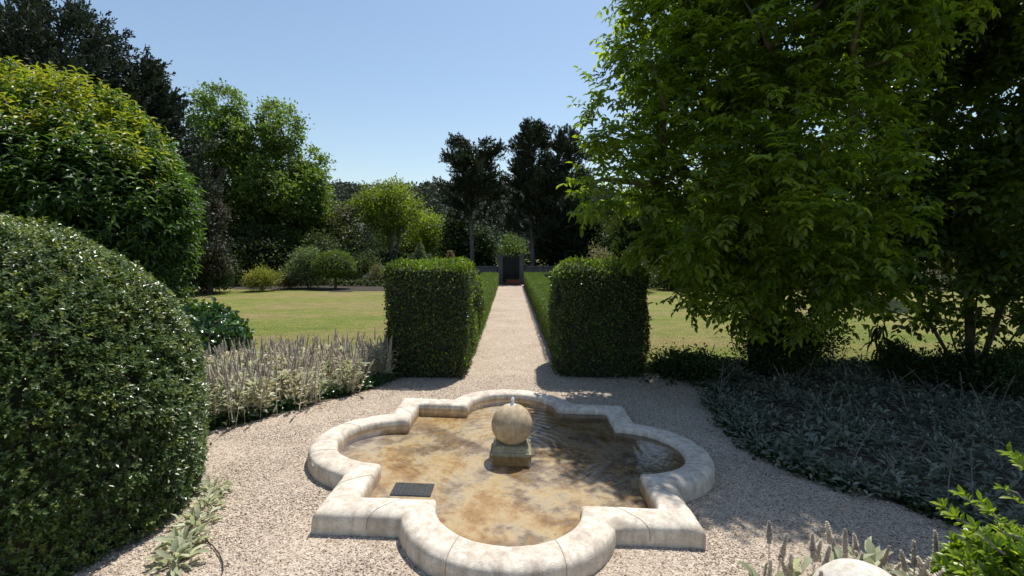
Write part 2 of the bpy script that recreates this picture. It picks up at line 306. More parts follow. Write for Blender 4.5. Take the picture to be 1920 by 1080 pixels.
# x = along the leaf, y = across, z = up
T_DIA = ([(0, 0, 0), (.45, -.5, .10), (1, 0, -.05), (.45, .5, .10)], [(0, 1, 2), (0, 2, 3)])
T_QUAD = ([(0, 0, 0), (.5, -.5, 0), (1, 0, 0), (.5, .5, 0)], [(0, 1, 2, 3)])
def leaf_t(w1, w2, droop, fold):
    return ([(0, 0, 0), (.3, -.5*w1, fold), (.3, 0, 0), (.3, .5*w1, fold), (.68, -.5*w2, fold-droop*.4), (.68, 0, -droop*.4), (.68, .5*w2, fold-droop*.4), (1, 0, -droop)],
            [(0, 1, 2), (0, 2, 3), (1, 4, 5, 2), (2, 5, 6, 3), (4, 7, 5), (5, 7, 6)])
T_LEAF = leaf_t(.95, .9, .25, .12)
T_OVAL = leaf_t(.75, 1.0, .12, .08)
def leaves(mb, O, D, Nn, L, W, rnd=None, T=T_DIA, mat=0, smooth=False):
    """leaves at O pointing along D with upper side near Nn"""
    n = len(O); D = nrm(D); Y = nrm(np.cross(Nn, D)+1e-6); Z = np.cross(D, Y)
    L = np.broadcast_to(np.asarray(L, float), (n,))[:, None]; W = np.broadcast_to(np.asarray(W, float), (n,))[:, None]
    if rnd is None: rnd = R.random(n)
    mb.inst(T[0], T[1], O, D*L, Y*W, Z*L, rnd, mat, smooth)

# ------------------------------------------------------------------ clipped shapes
def skin_leaves(mb, P, Nn, L, ratio=.55, jit=.03, tilt=.8, T=T_DIA, mat=0, up=.3, rnd=None):
    n = len(P); P = P+Nn*(R.normal(size=(n, 1))*jit)
    D = nrm(np.cross(Nn, rdir(n))+Nn*R.uniform(.0, .9, (n, 1))+np.array([0, 0, up]))
    NN = nrm(Nn+rdir(n)*tilt+np.array([0, 0, .3]))
    Ls = L*R.uniform(.6, 1.25, n)
    leaves(mb, P, D, NN, Ls, Ls*ratio, rnd, T, mat)
def roundbox(half, h, r, n=None, taper=0.0, faces=None, bump=.03, seed=1, rtop=None):
    """n random surface points on a box with rounded edges (base at z=0); also returns normals"""
    a, b = half; c = h/2; r = min(r, a*.98, b*.98, c*.98)
    areas = np.array([4*b*c]*2+[4*a*c]*2+[4*a*b]*1); fi = R.choice(5, n, p=areas/areas.sum())
    u = R.uniform(-1, 1, (n, 2)); P = np.zeros((n, 3))
    for k in range(5):
        s = fi == k
        if k < 2: P[s] = np.stack([np.full(s.sum(), a if k else -a), u[s, 0]*b, u[s, 1]*c], -1)
        elif k < 4: P[s] = np.stack([u[s, 0]*a, np.full(s.sum(), b if k == 3 else -b), u[s, 1]*c], -1)
        else: P[s] = np.stack([u[s, 0]*a, u[s, 1]*b, np.full(s.sum(), c)], -1)
    return rb_map(P, a, b, c, r, taper, bump, seed)
def rb_map(P, a, b, c, r, taper, bump, seed, shrink=0):
    Q = np.clip(P, [-a+r, -b+r, -c+.001], [a-r, b-r, c-r]); Nn = P-Q
    Nn[np.abs(Nn).sum(1) < 1e-6] = (0, 0, -1); Nn = nrm(Nn); S = Q+Nn*(r-shrink); S[:, 2] = np.maximum(S[:, 2], -c)
    S = S+Nn*(noise(S, 2.2, seed)*bump+noise(S, 6, seed+3)*bump*.5)[:, None]
    k = 1-taper*(c-S[:, 2:3])/(2*c); S[:, :2] *= k; S[:, 2] += c
    return S, Nn
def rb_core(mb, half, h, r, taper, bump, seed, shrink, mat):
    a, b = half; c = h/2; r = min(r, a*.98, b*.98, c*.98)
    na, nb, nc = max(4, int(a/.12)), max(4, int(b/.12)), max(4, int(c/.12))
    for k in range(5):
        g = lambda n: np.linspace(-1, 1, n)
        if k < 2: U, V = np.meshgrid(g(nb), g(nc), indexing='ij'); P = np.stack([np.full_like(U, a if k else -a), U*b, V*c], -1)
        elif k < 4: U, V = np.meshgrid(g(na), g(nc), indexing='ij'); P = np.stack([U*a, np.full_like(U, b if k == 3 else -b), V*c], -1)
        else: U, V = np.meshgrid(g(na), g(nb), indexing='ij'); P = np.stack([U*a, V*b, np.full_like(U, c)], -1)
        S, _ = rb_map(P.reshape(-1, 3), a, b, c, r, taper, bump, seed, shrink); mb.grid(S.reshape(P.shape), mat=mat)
def egg(n, rad, hu, hl, zc, p=2.0, bump=.03, seed=1, shrink=0, D=None):
    """points on an egg: horizontal radii rad, upper half height hu, lower half height hl, centre height zc"""
    if D is None:
        D = rdir(n)
    ax = np.stack([np.full(len(D), rad[0]), np.full(len(D), rad[1]), np.where(D[:, 2] > 0, hu, hl)], -1)
    s = (np.abs(D)**p).sum(1)**(-1/p)
    S = D*s[:, None]*ax; Nn = nrm(np.sign(D)*np.abs(S/ax)**(p-1)/ax)
    S = S*(1+0)+Nn*(noise(S, 1.6, seed)*bump+noise(S, 5, seed+2)*bump*.5-shrink)[:, None]; S[:, 2] += zc
    return S, Nn
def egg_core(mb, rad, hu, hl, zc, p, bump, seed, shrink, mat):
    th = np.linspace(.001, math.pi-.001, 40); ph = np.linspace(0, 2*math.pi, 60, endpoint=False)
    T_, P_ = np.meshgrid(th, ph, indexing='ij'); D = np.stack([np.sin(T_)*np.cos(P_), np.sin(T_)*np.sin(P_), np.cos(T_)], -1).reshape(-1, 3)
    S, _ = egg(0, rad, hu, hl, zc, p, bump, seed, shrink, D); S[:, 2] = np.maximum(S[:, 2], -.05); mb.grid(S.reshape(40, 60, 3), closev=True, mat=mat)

# ------------------------------------------------------------------ branches and crowns
def skeleton(trunks, targets, r0, twig=.006, wob=.12, seg=6, k_up=.6):
    """limbs from the trunks to every target, thick where many pass; returns a mesh builder"""
    nodes = []; par = []
    for tr in trunks:
        for i, p in enumerate(tr): nodes.append(np.array(p, float)); par.append(-1 if i == 0 else len(nodes)-2)
    T0 = np.array(targets); c = np.mean([t[-1] for t in trunks], axis=0)
    for i in np.argsort(np.linalg.norm(T0-c, axis=1)):
        t = T0[i]; A = np.array(nodes); d = t-A; dist = np.linalg.norm(d, axis=1)
        cost = dist+k_up*np.maximum(0, A[:, 2]-t[2]+.1*dist); cost[[q for q, pp in enumerate(par) if pp == -1]] += 99
        j = int(np.argmin(cost)); a = A[j]; L_ = dist[j]; m = max(1, int(L_/.35))
        prev = j
        for q in range(1, m+1):
            f = q/m; p = a+(t-a)*f+np.array([0, 0, 1])*(-.12*L_*f*(1-f))+(R.normal(size=3)*wob*L_*.3 if q < m else 0)
            nodes.append(p); par.append(prev); prev = len(nodes)-1
    n = len(nodes); cnt = np.zeros(n); kids = [[] for _ in range(n)]
    for i in range(n):
        if par[i] >= 0: kids[par[i]].append(i)
    for i in range(n-1, -1, -1):
        cnt[i] += 1 if not kids[i] else 0
        if par[i] >= 0: cnt[par[i]] += cnt[i]
    tot = max(cnt[i] for i in range(n) if par[i] == -1)
    rad = np.maximum(twig, r0*(cnt/tot)**.48)
    mb = MB(); done = set()
    order = [i for i in range(n) if par[i] == -1]
    stack = list(order)
    starts = [(i, None) for i in order]
    while starts:
        i, p0 = starts.pop(); path = [i] if p0 is None else [p0, i]; cur = i
        while kids[cur]:
            ks = sorted(kids[cur], key=lambda q: -cnt[q]); path.append(ks[0])
            for q in ks[1:]: starts.append((q, cur))
            cur = ks[0]
        rr = rad[path].copy()
        if p0 is not None: rr[0] = rr[1]
        rr[-1] = twig*.5
        mb.tube(np.array([nodes[q] for q in path]), rr, 10 if rr[0] > .08 else (6 if rr[0] > .02 else 4))
    return mb
def blob_points(blobs, n, shell=.45):
    """cluster centres in a union of ellipsoids (x,y,z,rx,ry,rz), more near their skins"""
    B = np.array(blobs, float); w_ = (B[:, 3]*B[:, 4]*B[:, 5])**(.75); k = R.choice(len(B), n, p=w_/w_.sum())
    d = rdir(n); f = np.maximum(R.random(n), R.random(n)*.5+shell)**(1/2.2)
    return B[k, :3]+d*f[:, None]*B[k, 3:6], nrm(d/B[k, 3:6])
def crown_simple(blobs, ncl, nl, rc, L, ratio, mats, T=T_QUAD, mi=None, flat_=.6, droop=0.0):
    """loose leaf clusters through the crown"""
    Cc, Cn = blob_points(blobs, ncl); mb = MB(); cr = R.random(ncl)
    s = rc*R.uniform(.6, 1.3, ncl)
    O = np.repeat(Cc, nl, 0)+R.normal(size=(ncl*nl, 3))*np.repeat(s, nl)[:, None]*np.array([1, 1, flat_])
    n = len(O); D = nrm(rdir(n)+np.repeat(Cn, nl, 0)*.5+np.array([0, 0, -droop])); Nn = nrm(rdir(n)*.7+np.array([0, 0, .7])+np.repeat(Cn, nl, 0)*.3)
    Ls = L*R.uniform(.6, 1.3, n); rn = np.clip(np.repeat(cr, nl)*.55+R.random(n)*.45, 0, 1)
    leaves(mb, O, D, Nn, Ls, Ls*ratio, rn, T)
    return mb, Cc
def crown_blobs(hw, zb, zt, n=9, sq=.5, depth=None, k=.42):
    """ellipsoid lobes filling a crown of half width hw between zb and zt"""
    depth = depth or hw; zc = (zb+zt)/2; hz = (zt-zb)/2; out = []
    for i in range(n):
        d = rdir(1)[0]; f = R.uniform(.45, 1.0)**.5*(1-k*.9); r = hw*k*R.uniform(.8, 1.25); rz = min(hz*.5, r*1.05)
        out.append((d[0]*f*hw, d[1]*f*depth, zc+d[2]*f*(hz), r, r, rz))
    out.append((0, 0, zc, hw*.5, depth*.5, hz*.6)); out.append((0, 0, zt-hz*.28, hw*.4, hw*.4, hz*.28))
    return out
def tree(name, label, px, top, hw_px, Y, leaf, bark='bark', base_px=None, zb=.8, ncl=420, nl=28, rc=.3, L=.2, ratio=.6, tr=.16, group=None, nb=11, cat='tree', trunks=1, k=.42, T=T_QUAD, blobs=None, depth=None):
    p = at(px, top, Y); bx = at(base_px if base_px is not None else px, 500, Y)[0]; zt = p[2]; hw = hw_px/F*Y
    root = thing(name, label, cat, (bx, Y, 0), 0, group)
    bl = blobs or crown_blobs(hw, zb, zt, nb, depth=depth, k=k); bl = [(b[0]+p[0]-bx, *b[1:]) for b in bl]
    mb, Cc = crown_simple(bl, ncl, nl, rc, L, ratio, None, T); mb.build('crown', M[leaf], root)
    tks = []
    for i in range(trunks):
        a = 2*math.pi*i/trunks+.4; sp = 0 if trunks == 1 else hw*.22
        tks.append([(0+.05*math.cos(a)*(trunks > 1), .05*math.sin(a)*(trunks > 1), -.1), (sp*.45*math.cos(a)+R.normal()*.04, sp*.45*math.sin(a), zt*.16), (sp*.9*math.cos(a), sp*.8*math.sin(a), zt*.34), (sp*1.2*math.cos(a)+R.normal()*.1, sp*math.sin(a), zt*.55)])
    skeleton(tks, Cc[::max(1, ncl//55)], tr/math.sqrt(trunks), .012).build('trunk', M[bark], root)
    return root

# ================================================================== SETTING
def inpoly(x, y, poly):
    ins = np.zeros(x.shape, bool); n = len(poly)
    for i in range(n):
        x1, y1 = poly[i]; x2, y2 = poly[(i+1) % n]
        c = ((y1 > y) != (y2 > y)) & (x < (x2-x1)*(y-y1)/(y2-y1+1e-12)+x1); ins ^= c
    return ins
# lawn: one sheet to the horizon
xs = np.unique(np.concatenate([np.linspace(-6, 6, 61), np.linspace(-40, 40, 41), np.linspace(-1500, 1500, 31)]))
ys = np.unique(np.concatenate([np.linspace(-2, 10, 61), np.linspace(-20, 60, 41), np.linspace(-300, 2500, 29)]))
Xg, Yg = np.meshgrid(xs, ys, indexing='ij'); mb = MB(); mb.grid(np.stack([Xg, Yg, gz(Xg, Yg)-.02], -1)); tag(mb.build('lawn', M['lawn']), kind='structure')

LBED = [tuple(G(*p)[:2]) for p in [(385, 822), (480, 800), (560, 776), (640, 754), (700, 733), (735, 716)]]
LPOLY = LBED+[(-1.95, 8.7), (-3.0, 8.9), (-4.4, 8.3), (-5.2, 7.2), (-4.6, 5.6)]
RBED = [tuple(G(*p)[:2]) for p in [(1335, 722), (1352, 760), (1392, 812), (1450, 850), (1550, 890), (1650, 920), (1750, 945), (1850, 985), (1990, 1040)]]
RPOLY = RBED+[(9.5, 4.5), (10.5, 8.0), (8.0, 8.9), (3.4, 8.9)]
COURT = [(-7, .2), (-4.6, 5.0)]+LBED+[(-1.95, 8.3), (-.78, 8.6), (-.78, 31.4), (.86, 31.4), (.86, 8.6), (2.6, 8.6), (3.25, 8.2)]+RBED+[(7, .2)]
def sheet(name, poly, m, dz, cell=.07, jag=.05):
    P = np.array(poly); x = np.arange(P[:, 0].min(), P[:, 0].max()+cell, cell); y = np.arange(P[:, 1].min(), P[:, 1].max()+cell, cell)
    X_, Y_ = np.meshgrid(x, y, indexing='ij'); Z_ = gz(X_, Y_)+dz+noise(np.stack([X_, Y_, X_*0], -1), 2.0, 7)*.004
    cx = X_[:-1, :-1]+cell/2; cy = Y_[:-1, :-1]+cell/2; jn = noise(np.stack([cx, cy, cx*0], -1), 3, 5)*jag
    keep = inpoly(cx+jn, cy+jn, poly).ravel(); nu, nv = X_.shape
    a, b = np.meshgrid(np.arange(nu-1), np.arange(nv-1), indexing='ij')
    f = np.stack([a*nv+b, (a+1)*nv+b, (a+1)*nv+b+1, a*nv+b+1], -1).reshape(-1, 4)[keep]
    mb = MB(); mb.add(np.stack([X_, Y_, Z_], -1), f, np.full(len(f), 4), 0, .5, True); return tag(mb.build(name, m), kind='structure')
sheet('gravel_court', COURT, M['gravel'], 0)
sheet('soil_bed', LPOLY, M['soil'], .006, .09)
sheet('soil_bed', RPOLY, M['soil'], .006, .05)
# mulch strip at the far edge of the lawn
mulch = [(-34, 28.6), (-16, 28.0), (-12, 27.6), (-9.5, 26.5), (-4.5, 26.2), (-1.7, 26.2), (-1.7, 60), (-60, 60), (-60, 26)]
M['floor'] = flat('leaf_litter', (.028, .020, .012), .95, nscale=3, var=.5, bump=.9)
sheet('woodland_floor', mulch, M['floor'], -.010, .6, .5)
sheet('woodland_floor', [(2.2, 33.0), (20, 26.5), (50, 27), (50, 60), (2.2, 60)], M['floor'], -.010, .6, .5)
sheet('soil_strip', [(-2.2, 31.8), (2.2, 31.8), (2.2, 36), (-2.2, 36)], M['soil'], .004, .3)

# pebbles lying on the court
def scatter(poly, n, box_):
    x = R.uniform(box_[0], box_[1], n); y = R.uniform(box_[2], box_[3], n); k = inpoly(x, y, poly); return x[k], y[k]
x, y = scatter(COURT, 150000, (-4.5, 4.9, 2.9, 8.5)); k = R.random(len(x)) < np.clip(1.25-(y-3)/6, .15, 1); x, y = x[k], y[k]
FC = np.array([.005, 4.985]); k = np.maximum(np.abs(x-FC[0]), np.abs(y-FC[1])) > 1.3; x, y = x[k], y[k]
n = len(x); OCT = ([(1,0,0),(0,1,0),(-1,0,0),(0,-1,0),(0,0,1),(0,0,-.6)], [(0,1,4),(1,2,4),(2,3,4),(3,0,4),(1,0,5),(2,1,5),(3,2,5),(0,3,5)])
sz = R.uniform(.0038, .0085, n)*(1+.35*(R.random(n) > .93)); a = R.uniform(0, 6.28, n)
X_ = np.stack([np.cos(a), np.sin(a), R.normal(size=n)*.2], -1); Y_ = np.stack([-np.sin(a), np.cos(a), R.normal(size=n)*.2], -1); Z_ = np.cross(nrm(X_), nrm(Y_))
mb = MB(); mb.inst(*OCT, np.stack([x, y, gz(x, y)+sz*.3], -1), X_*sz[:, None]*1.25, Y_*sz[:, None]*.9, Z_*sz[:, None]*.7, R.random(n), smooth=False)
tag(mb.build('loose_pebbles', M['pebble']), 'loose cream and pinkish pebbles covering the gravel court round the fountain', 'pebbles', kind='stuff')

# grass blades on the nearer lawn
x = np.concatenate([R.uniform(-9.5, -1.9, 60000), R.uniform(2.2, 11, 50000)]); y = 8.4+R.exponential(2.6, len(x))
k = ~inpoly(x, y, COURT) & ~inpoly(x, y, LPOLY) & ~inpoly(x, y, RPOLY); x, y = x[k], y[k]; n = len(x)
O = np.stack([x, y, gz(x, y)-.022], -1); D = nrm(R.normal(size=(n, 3))*.45+np.array([0, 0, 1])); mb = MB()
leaves(mb, O, D, rdir(n), R.uniform(.012, .032, n), .0045+.0002*y, None, T_QUAD)
tag(mb.build('grass', M['grass']), 'short mown grass with yellow dry patches on both lawns', 'grass', kind='stuff')

# hills and their forest
hx = np.linspace(-420, 420, 90); hy = np.linspace(110, 620, 60); HX, HY = np.meshgrid(hx, hy, indexing='ij')
def hill_h(x, y):
    ridge = 33+4.5*noise(np.stack([x, x*0, x*0], -1), .012, 3)+2.5*noise(np.stack([x, y, x*0], -1), .03, 4)-.020*np.maximum(0, np.abs(x+60)-60)
    t = np.clip((y-130)/150, 0, 1); return ridge*t*t*(3-2*t)*np.where(y > 280, 1-.0006*(y-280), 1)-.5
mb = MB(); mb.grid(np.stack([HX, HY, hill_h(HX, HY)], -1)); tag(mb.build('hills', M['hill']), kind='structure')
n = 2600; x = R.uniform(-190, 130, n); y = R.uniform(125, 300, n); z = hill_h(x, y); mb = MB(); r_ = R.uniform(1.6, 3.6, n); nl = 46
O = np.repeat(np.stack([x, y, z+r_*.75], -1), nl, 0)+rdir(n*nl)*np.repeat(r_, nl)[:, None]*R.uniform(.5, 1.0, (n*nl, 1))*np.array([1, 1, .85])
leaves(mb, O, rdir(n*nl), nrm(rdir(n*nl)+np.array([0, 0, .8])), R.uniform(.9, 1.9, n*nl), R.uniform(.7, 1.2, n*nl), np.clip(np.repeat(R.random(n), nl)*.7+R.random(n*nl)*.3, 0, 1), T_QUAD)
tag(mb.build('hillside_forest', M['hill']), 'dull grey green forest covering the distant hill ridge', 'forest', kind='stuff')

# ================================================================== FOUNTAIN
TILT = -0.033
root = thing('fountain', 'quatrefoil limestone fountain basin with a stone ball bubbling at its centre', 'fountain', (FC[0], FC[1], 0))
root.rotation_euler = (0, -TILT, -.018)
S, RL, B, T0 = 1.190, .575, .268, .172
WZ = T0-.062
def outline(o, z, nseg=26):
    xj = math.sqrt(max(1e-9, (RL+o)**2-o*o)); out = []; th0 = math.asin(min(1, o/(RL+o)))
    for q in range(4):
        c, s = math.cos(q*math.pi/2), math.sin(q*math.pi/2); pts = []
        E = S+o
        for t in np.linspace(0, 1, 9)[:-1]: pts.append((-E+t*(E-xj), -E))
        for t in np.linspace(0, 1, nseg*2+1):
            a = math.pi+th0+t*(math.pi-2*th0); pts.append(((RL+o)*math.cos(a), -S+(RL+o)*math.sin(a)))
        for t in np.linspace(0, 1, 9)[1:-1]: pts.append((xj+t*(E-xj), -E))
        for (x_, y_) in pts: out.append((c*x_-s*y_, s*x_+c*y_, z))
    return np.array(out)
prof = [(0, -.05), (-.004, .05), (-.004, T0-.075), (0, T0-.045), (.006, T0-.022), (.02, T0-.006), (.045, T0), (B*.33, T0+.006), (B*.55, T0+.007), (B*.75, T0+.003), (B-.045, T0-.006), (B-.02, T0-.018), (B-.006, T0-.036), (B, T0-.06), (B+.002, .10), (B+.006, .05), (B+.006, -.12)]
P = np.stack([outline(o, z) for o, z in prof]); nP = P.shape[1]
# chips, wear and joints
dn = noise(P, 7, 2)*.004+noise(P, 22, 3)*.0022; P[4:15, :, 2] += dn[4:15]; ch = np.clip(noise(P[8:14], 5.5, 31)-.45, 0, 1)*.035; P[8:14, :, 2] -= ch*np.linspace(.1, 1, 6)[:, None]; 
ctr = P.mean(0, keepdims=True); P[..., :2] += (noise(P, 9, 8)*.004)[..., None]
mb = MB(); mb.grid(P, closev=True); rim = mb.build('basin_rim', M['rim'], root)
# joints between the coping stones: dark mortar lines standing just proud
per = nP//4; mort = flat('mortar', (.28, .24, .20), .95)
for q in range(4):
    for k in (5, 24, 44, 63):
        i = (q*per+k) % nP; pth = P[3:16, i].copy()+np.array([0, 0, .0002]); jb = MB(); jb.tube(pth, .0028, 4); jb.build('mortar_joint', mort, root)
fb = MB(); oi = outline(0, 0); cc = [(0, 0, .0)]
def fill(mb, z, o, rings=14, mat=0):
    b = outline(o, z); ring = np.stack([b*np.array([t, t, 1]) for t in np.linspace(.0005, 1, rings)]); mb.grid(ring, closev=True, mat=mat)
fill(fb, .012, .01, 24); fb.build('basin_floor', M['basin'], root)
fb = MB(); fill(fb, WZ, .004); tag(fb.build('water', M['water'], root), 'clear shallow rippled water over ochre stained stone')
# drain cover on the basin floor, front left
dl = G(776, 925, .02)-np.array([FC[0], FC[1], 0])
d_ = MB(); d_.box((dl[0]-.175, dl[1]-.11, .012), (dl[0]+.175, dl[1]+.11, .026))
for i in range(9): d_.box((dl[0]-.15+i*.036, dl[1]-.09, .026), (dl[0]-.138+i*.036, dl[1]+.09, .031))
d_.build('drain_cover', M['drain'], root, .004)
# pedestal and ball
p_ = MB(); p_.box((-.205, -.205, .012), (.205, .205, .142)); p_.build('pedestal_base', M['plinth'], root, .008)
p_ = MB(); z0, z1 = .1425, .195
for (h0, w0) in [(0, 0)]:
    lo_, hi_ = .19, .155; v = [(-lo_, -lo_, z0), (lo_, -lo_, z0), (lo_, lo_, z0), (-lo_, lo_, z0), (-lo_+.012, -lo_+.012, z0+.02), (lo_-.012, -lo_+.012, z0+.02), (lo_-.012, lo_-.012, z0+.02), (-lo_+.012, lo_-.012, z0+.02), (-hi_, -hi_, z1), (hi_, -hi_, z1), (hi_, hi_, z1), (-hi_, hi_, z1)]
    p_.add(v, [0,1,5,4, 1,2,6,5, 2,3,7,6, 3,0,4,7, 4,5,9,8, 5,6,10,9, 6,7,11,10, 7,4,8,11, 8,9,10,11], [4]*9)
p_.build('pedestal_block', M['plinth'], root, .006)
BR = .210; BZ = .372; a = np.linspace(0, math.pi, 40); pr = np.stack([BR*np.sin(a)+1e-4, BZ-BR*np.cos(a)], -1)
p_ = MB(); p_.lathe(pr, 56); v = p_.v[0]; d = nrm(v-np.array([0, 0, BZ])); v += d*(noise(v, 14, 5)*.003+noise(v, 5, 6)*.003)[:, None]; p_.build('stone_ball', M['ball'], root)
# the little jet: a wobbling knob of water and wet foam
jt = MB(); zz = np.linspace(0, 1, 12); rr = np.array([.040, .028, .020, .015, .013, .014, .017, .018, .016, .013, .008, .002]); jt.lathe(np.stack([rr, BZ+BR-.006+zz*.085], -1), 14)
v = jt.v[0]; v[:, :2] += (noise(v, 40, 3)*.006)[:, None]; v[:, 0] += .004*np.sin((v[:, 2]-BZ)*60); jt.build('water_jet', M['foam'], root)

# ================================================================== CLIPPED HEDGES AND TOPIARY
def hedge(name, label, x0, x1, y0, y1, h, r, dens, L, m1, m2, topfrac=.5, taper=.03, bump=.03, seed=1, cat='hedge', group=None, jit=.02, sink=.03):
    half = ((x1-x0)/2, (y1-y0)/2); cx, cy = (x0+x1)/2, (y0+y1)/2
    o = thing(name, label, cat, (cx, cy, 0), 0, group); area = 2*h*(x1-x0+y1-y0)+(x1-x0)*(y1-y0)
    mb = MB(); n = int(area*dens); P, Nn = roundbox(half, h, r, n, taper, bump=bump, seed=seed)
    top = Nn[:, 2]+R.normal(size=n)*.2 > .35; isnew = top & (R.random(n) < topfrac)
    rn = R.random(n); hole = (noise(P, 5.5, seed+40) < -.62) | ((P[:, 2] < .16) & (R.random(n) < .75*(1-P[:, 2]/.16))); P, Nn, isnew, rn = P[~hole], Nn[~hole], isnew[~hole], rn[~hole]; n = len(P)
    skin_leaves(mb, P[~isnew], Nn[~isnew], L, .6, jit, rnd=rn[~isnew]); skin_leaves(mb, P[isnew]+Nn[isnew]*jit*.5, Nn[isnew], L, .6, jit, up=.8, mat=1, rnd=rn[isnew])
    # stray shoots
    k = R.random(n) < .02; skin_leaves(mb, P[k]+Nn[k]*jit*2.2, Nn[k], L*1.1, .5, jit, up=.8, mat=1)
    rb_core(mb, half, h, r, taper, bump, seed, sink+.02, 2)
    mb.build('foliage', [M[m1], M[m2], M['core']], o)
    return o
xl, xr = G(722, 713)[0], G(874, 713)[0]
hedge('clipped_hedge_block', 'tall square-cut hedge block left of the gravel path, its top edge sunlit', xl-.02, xr+.02, 8.15, 9.7, 1.93, .22, 2100, .045, 'hedge', 'hedgenew', .6, .06, .05, 3)
xl, xr = G(1046, 708)[0], G(1216, 708)[0]
hedge('clipped_hedge_block', 'tall dark clipped hedge block right of the gravel path with a rounded right shoulder', xl-.02, xr+.03, 8.25, 9.8, 1.92, .34, 2100, .045, 'hedge', 'hedgenew', .35, .04, .05, 5)
hedge('low_box_hedge', 'long low box hedge running along the left side of the path', -1.70, -.72, 9.72, 30.6, .80, .07, 1500, .034, 'box', 'box', .5, .02, .02, 7, jit=.014)
hedge('low_box_hedge', 'long low box hedge running along the right side of the path', .86, 1.85, 9.82, 30.6, .80, .07, 1500, .034, 'box', 'box', .5, .02, .02, 8, jit=.014)
hedge('low_box_hedge', 'low box hedge turning away to the right at the far end of the path', 1.87, 5.0, 29.6, 30.6, .80, .07, 700, .05, 'box', 'box', .5, .02, .02, 9, jit=.014)

def sprays(mb, P, Nn, L, ratio, per, jit, m1=0, m2=1, newf=.2, T=T_LEAF):
    n = len(P); C0 = P+Nn*(R.normal(size=(n, 1))*jit-.01); A = nrm(Nn*1.0+np.array([0, 0, .55])+rdir(n)*.4)
    O = np.repeat(C0, per, 0); t = np.tile(np.linspace(-.6, 1, per), n); Ar = np.repeat(A, per, 0); O = O+Ar*(t*L*.9)[:, None]
    az = np.tile(np.arange(per)*2.4, n)+np.repeat(R.random(n)*6.28, per); u = nrm(np.cross(Ar, np.array([.3, .2, .9]))); v = np.cross(Ar, u)
    D = nrm(u*np.cos(az)[:, None]+v*np.sin(az)[:, None]+Ar*(.45+.3*t)[:, None]); Z = nrm(np.array([0, 0, 1.1])+np.repeat(Nn, per, 0)*.6+rdir(n*per)*.5)
    Ls = L*R.uniform(.6, 1.2, n*per); new = np.repeat(R.random(n) < newf*(.3+1.2*np.clip(Nn[:, 2], 0, 1)), per); rn = np.clip(np.repeat(R.random(n), per)*.5+R.random(n*per)*.5, 0, 1)
    for k, m_ in ((~new, m1), (new, m2)): leaves(mb, O[k], D[k], Z[k], Ls[k], Ls[k]*ratio, rn[k], T, m_)
def topiary(name, label, loc, rad, hu, hl, zc, p, dens, L, m1, m2=None, newf=.2, bump=.03, seed=1, cat='topiary', jit=.02, T=T_DIA, trunk=None, shrink=.05, ratio=.6, group=None, spray=0):
    o = thing(name, label, cat, loc, 0, group); mb = MB(); n = int(4*math.pi*((rad[0]*rad[1])**.8/3*2+(rad[0]*(hu+hl)/2)**.8/3)**(1/.8)*dens*.9)
    D = rdir(int(n*1.5)); ax = np.array([rad[0], rad[1], (hu+hl)/2]); wt = np.linalg.norm(D/ax, axis=1); D = D[R.random(len(D)) < wt/wt.max()]
    P, Nn = egg(0, rad, hu, hl, zc, p, bump, seed, 0, D); k = P[:, 2] > .01; P, Nn = P[k], Nn[k]; n = len(P)
    new = (R.random(n) < newf*(.35+1.3*np.clip(Nn[:, 2], 0, 1)))
    if spray:
        gap = noise(P, 9, 21)+R.normal(size=n)*.35 > -.55; sprays(mb, P[gap], Nn[gap], L, ratio, spray, jit, newf=newf, T=T_DIA)
    else:
        skin_leaves(mb, P[~new], Nn[~new], L, ratio, jit, T=T); skin_leaves(mb, P[new]+Nn[new]*jit*.8, Nn[new], L, ratio, jit*1.4, T=T, up=.7, mat=1)
    egg_core(mb, rad, hu, hl, zc, p, bump, seed, shrink, 2)
    mb.build('foliage', [M[m1], M[m2 or m1], M['core']], o)
    if trunk:
        t = MB(); t.tube([(0, 0, -.05), (.02, 0, trunk*.5), (0, .02, trunk*1.3)], [.09, .07, .06], 8); t.build('trunk', M['bark'], o)
    return o
topiary('dome_topiary', 'huge egg-shaped clipped evergreen dome filling the left foreground beside the gravel', (-4.02, 3.70, 0), (1.42, 1.48), 1.62, 1.9, .78, 2.0, 1150, .036, 'dome', 'domesoft', .16, .05, 4, jit=.022, shrink=.075, ratio=.58, spray=7)
p = at(868, 500, 11.4)
topiary('ball_topiary', 'rounded clipped shrub bulging behind the left hedge block beside the path', (p[0]-.16, 11.4, 0), (.62, .7), .95, .85, .92, 2.3, 1500, .045, 'hedge', 'hedgenew', .6, .02, 6)
p = at(375, 600, 8.9)
topiary('ivy_mound', 'low rounded mound of glossy dark green leaves behind the left flower bed', (p[0]-.02, 9.0, 0), (.72, .65), .68, .5, .42, 2.0, 420, .105, 'ivy', 'ivy', .2, .05, 8, cat='bush', jit=.05, T=T_LEAF, shrink=.10, ratio=.8)

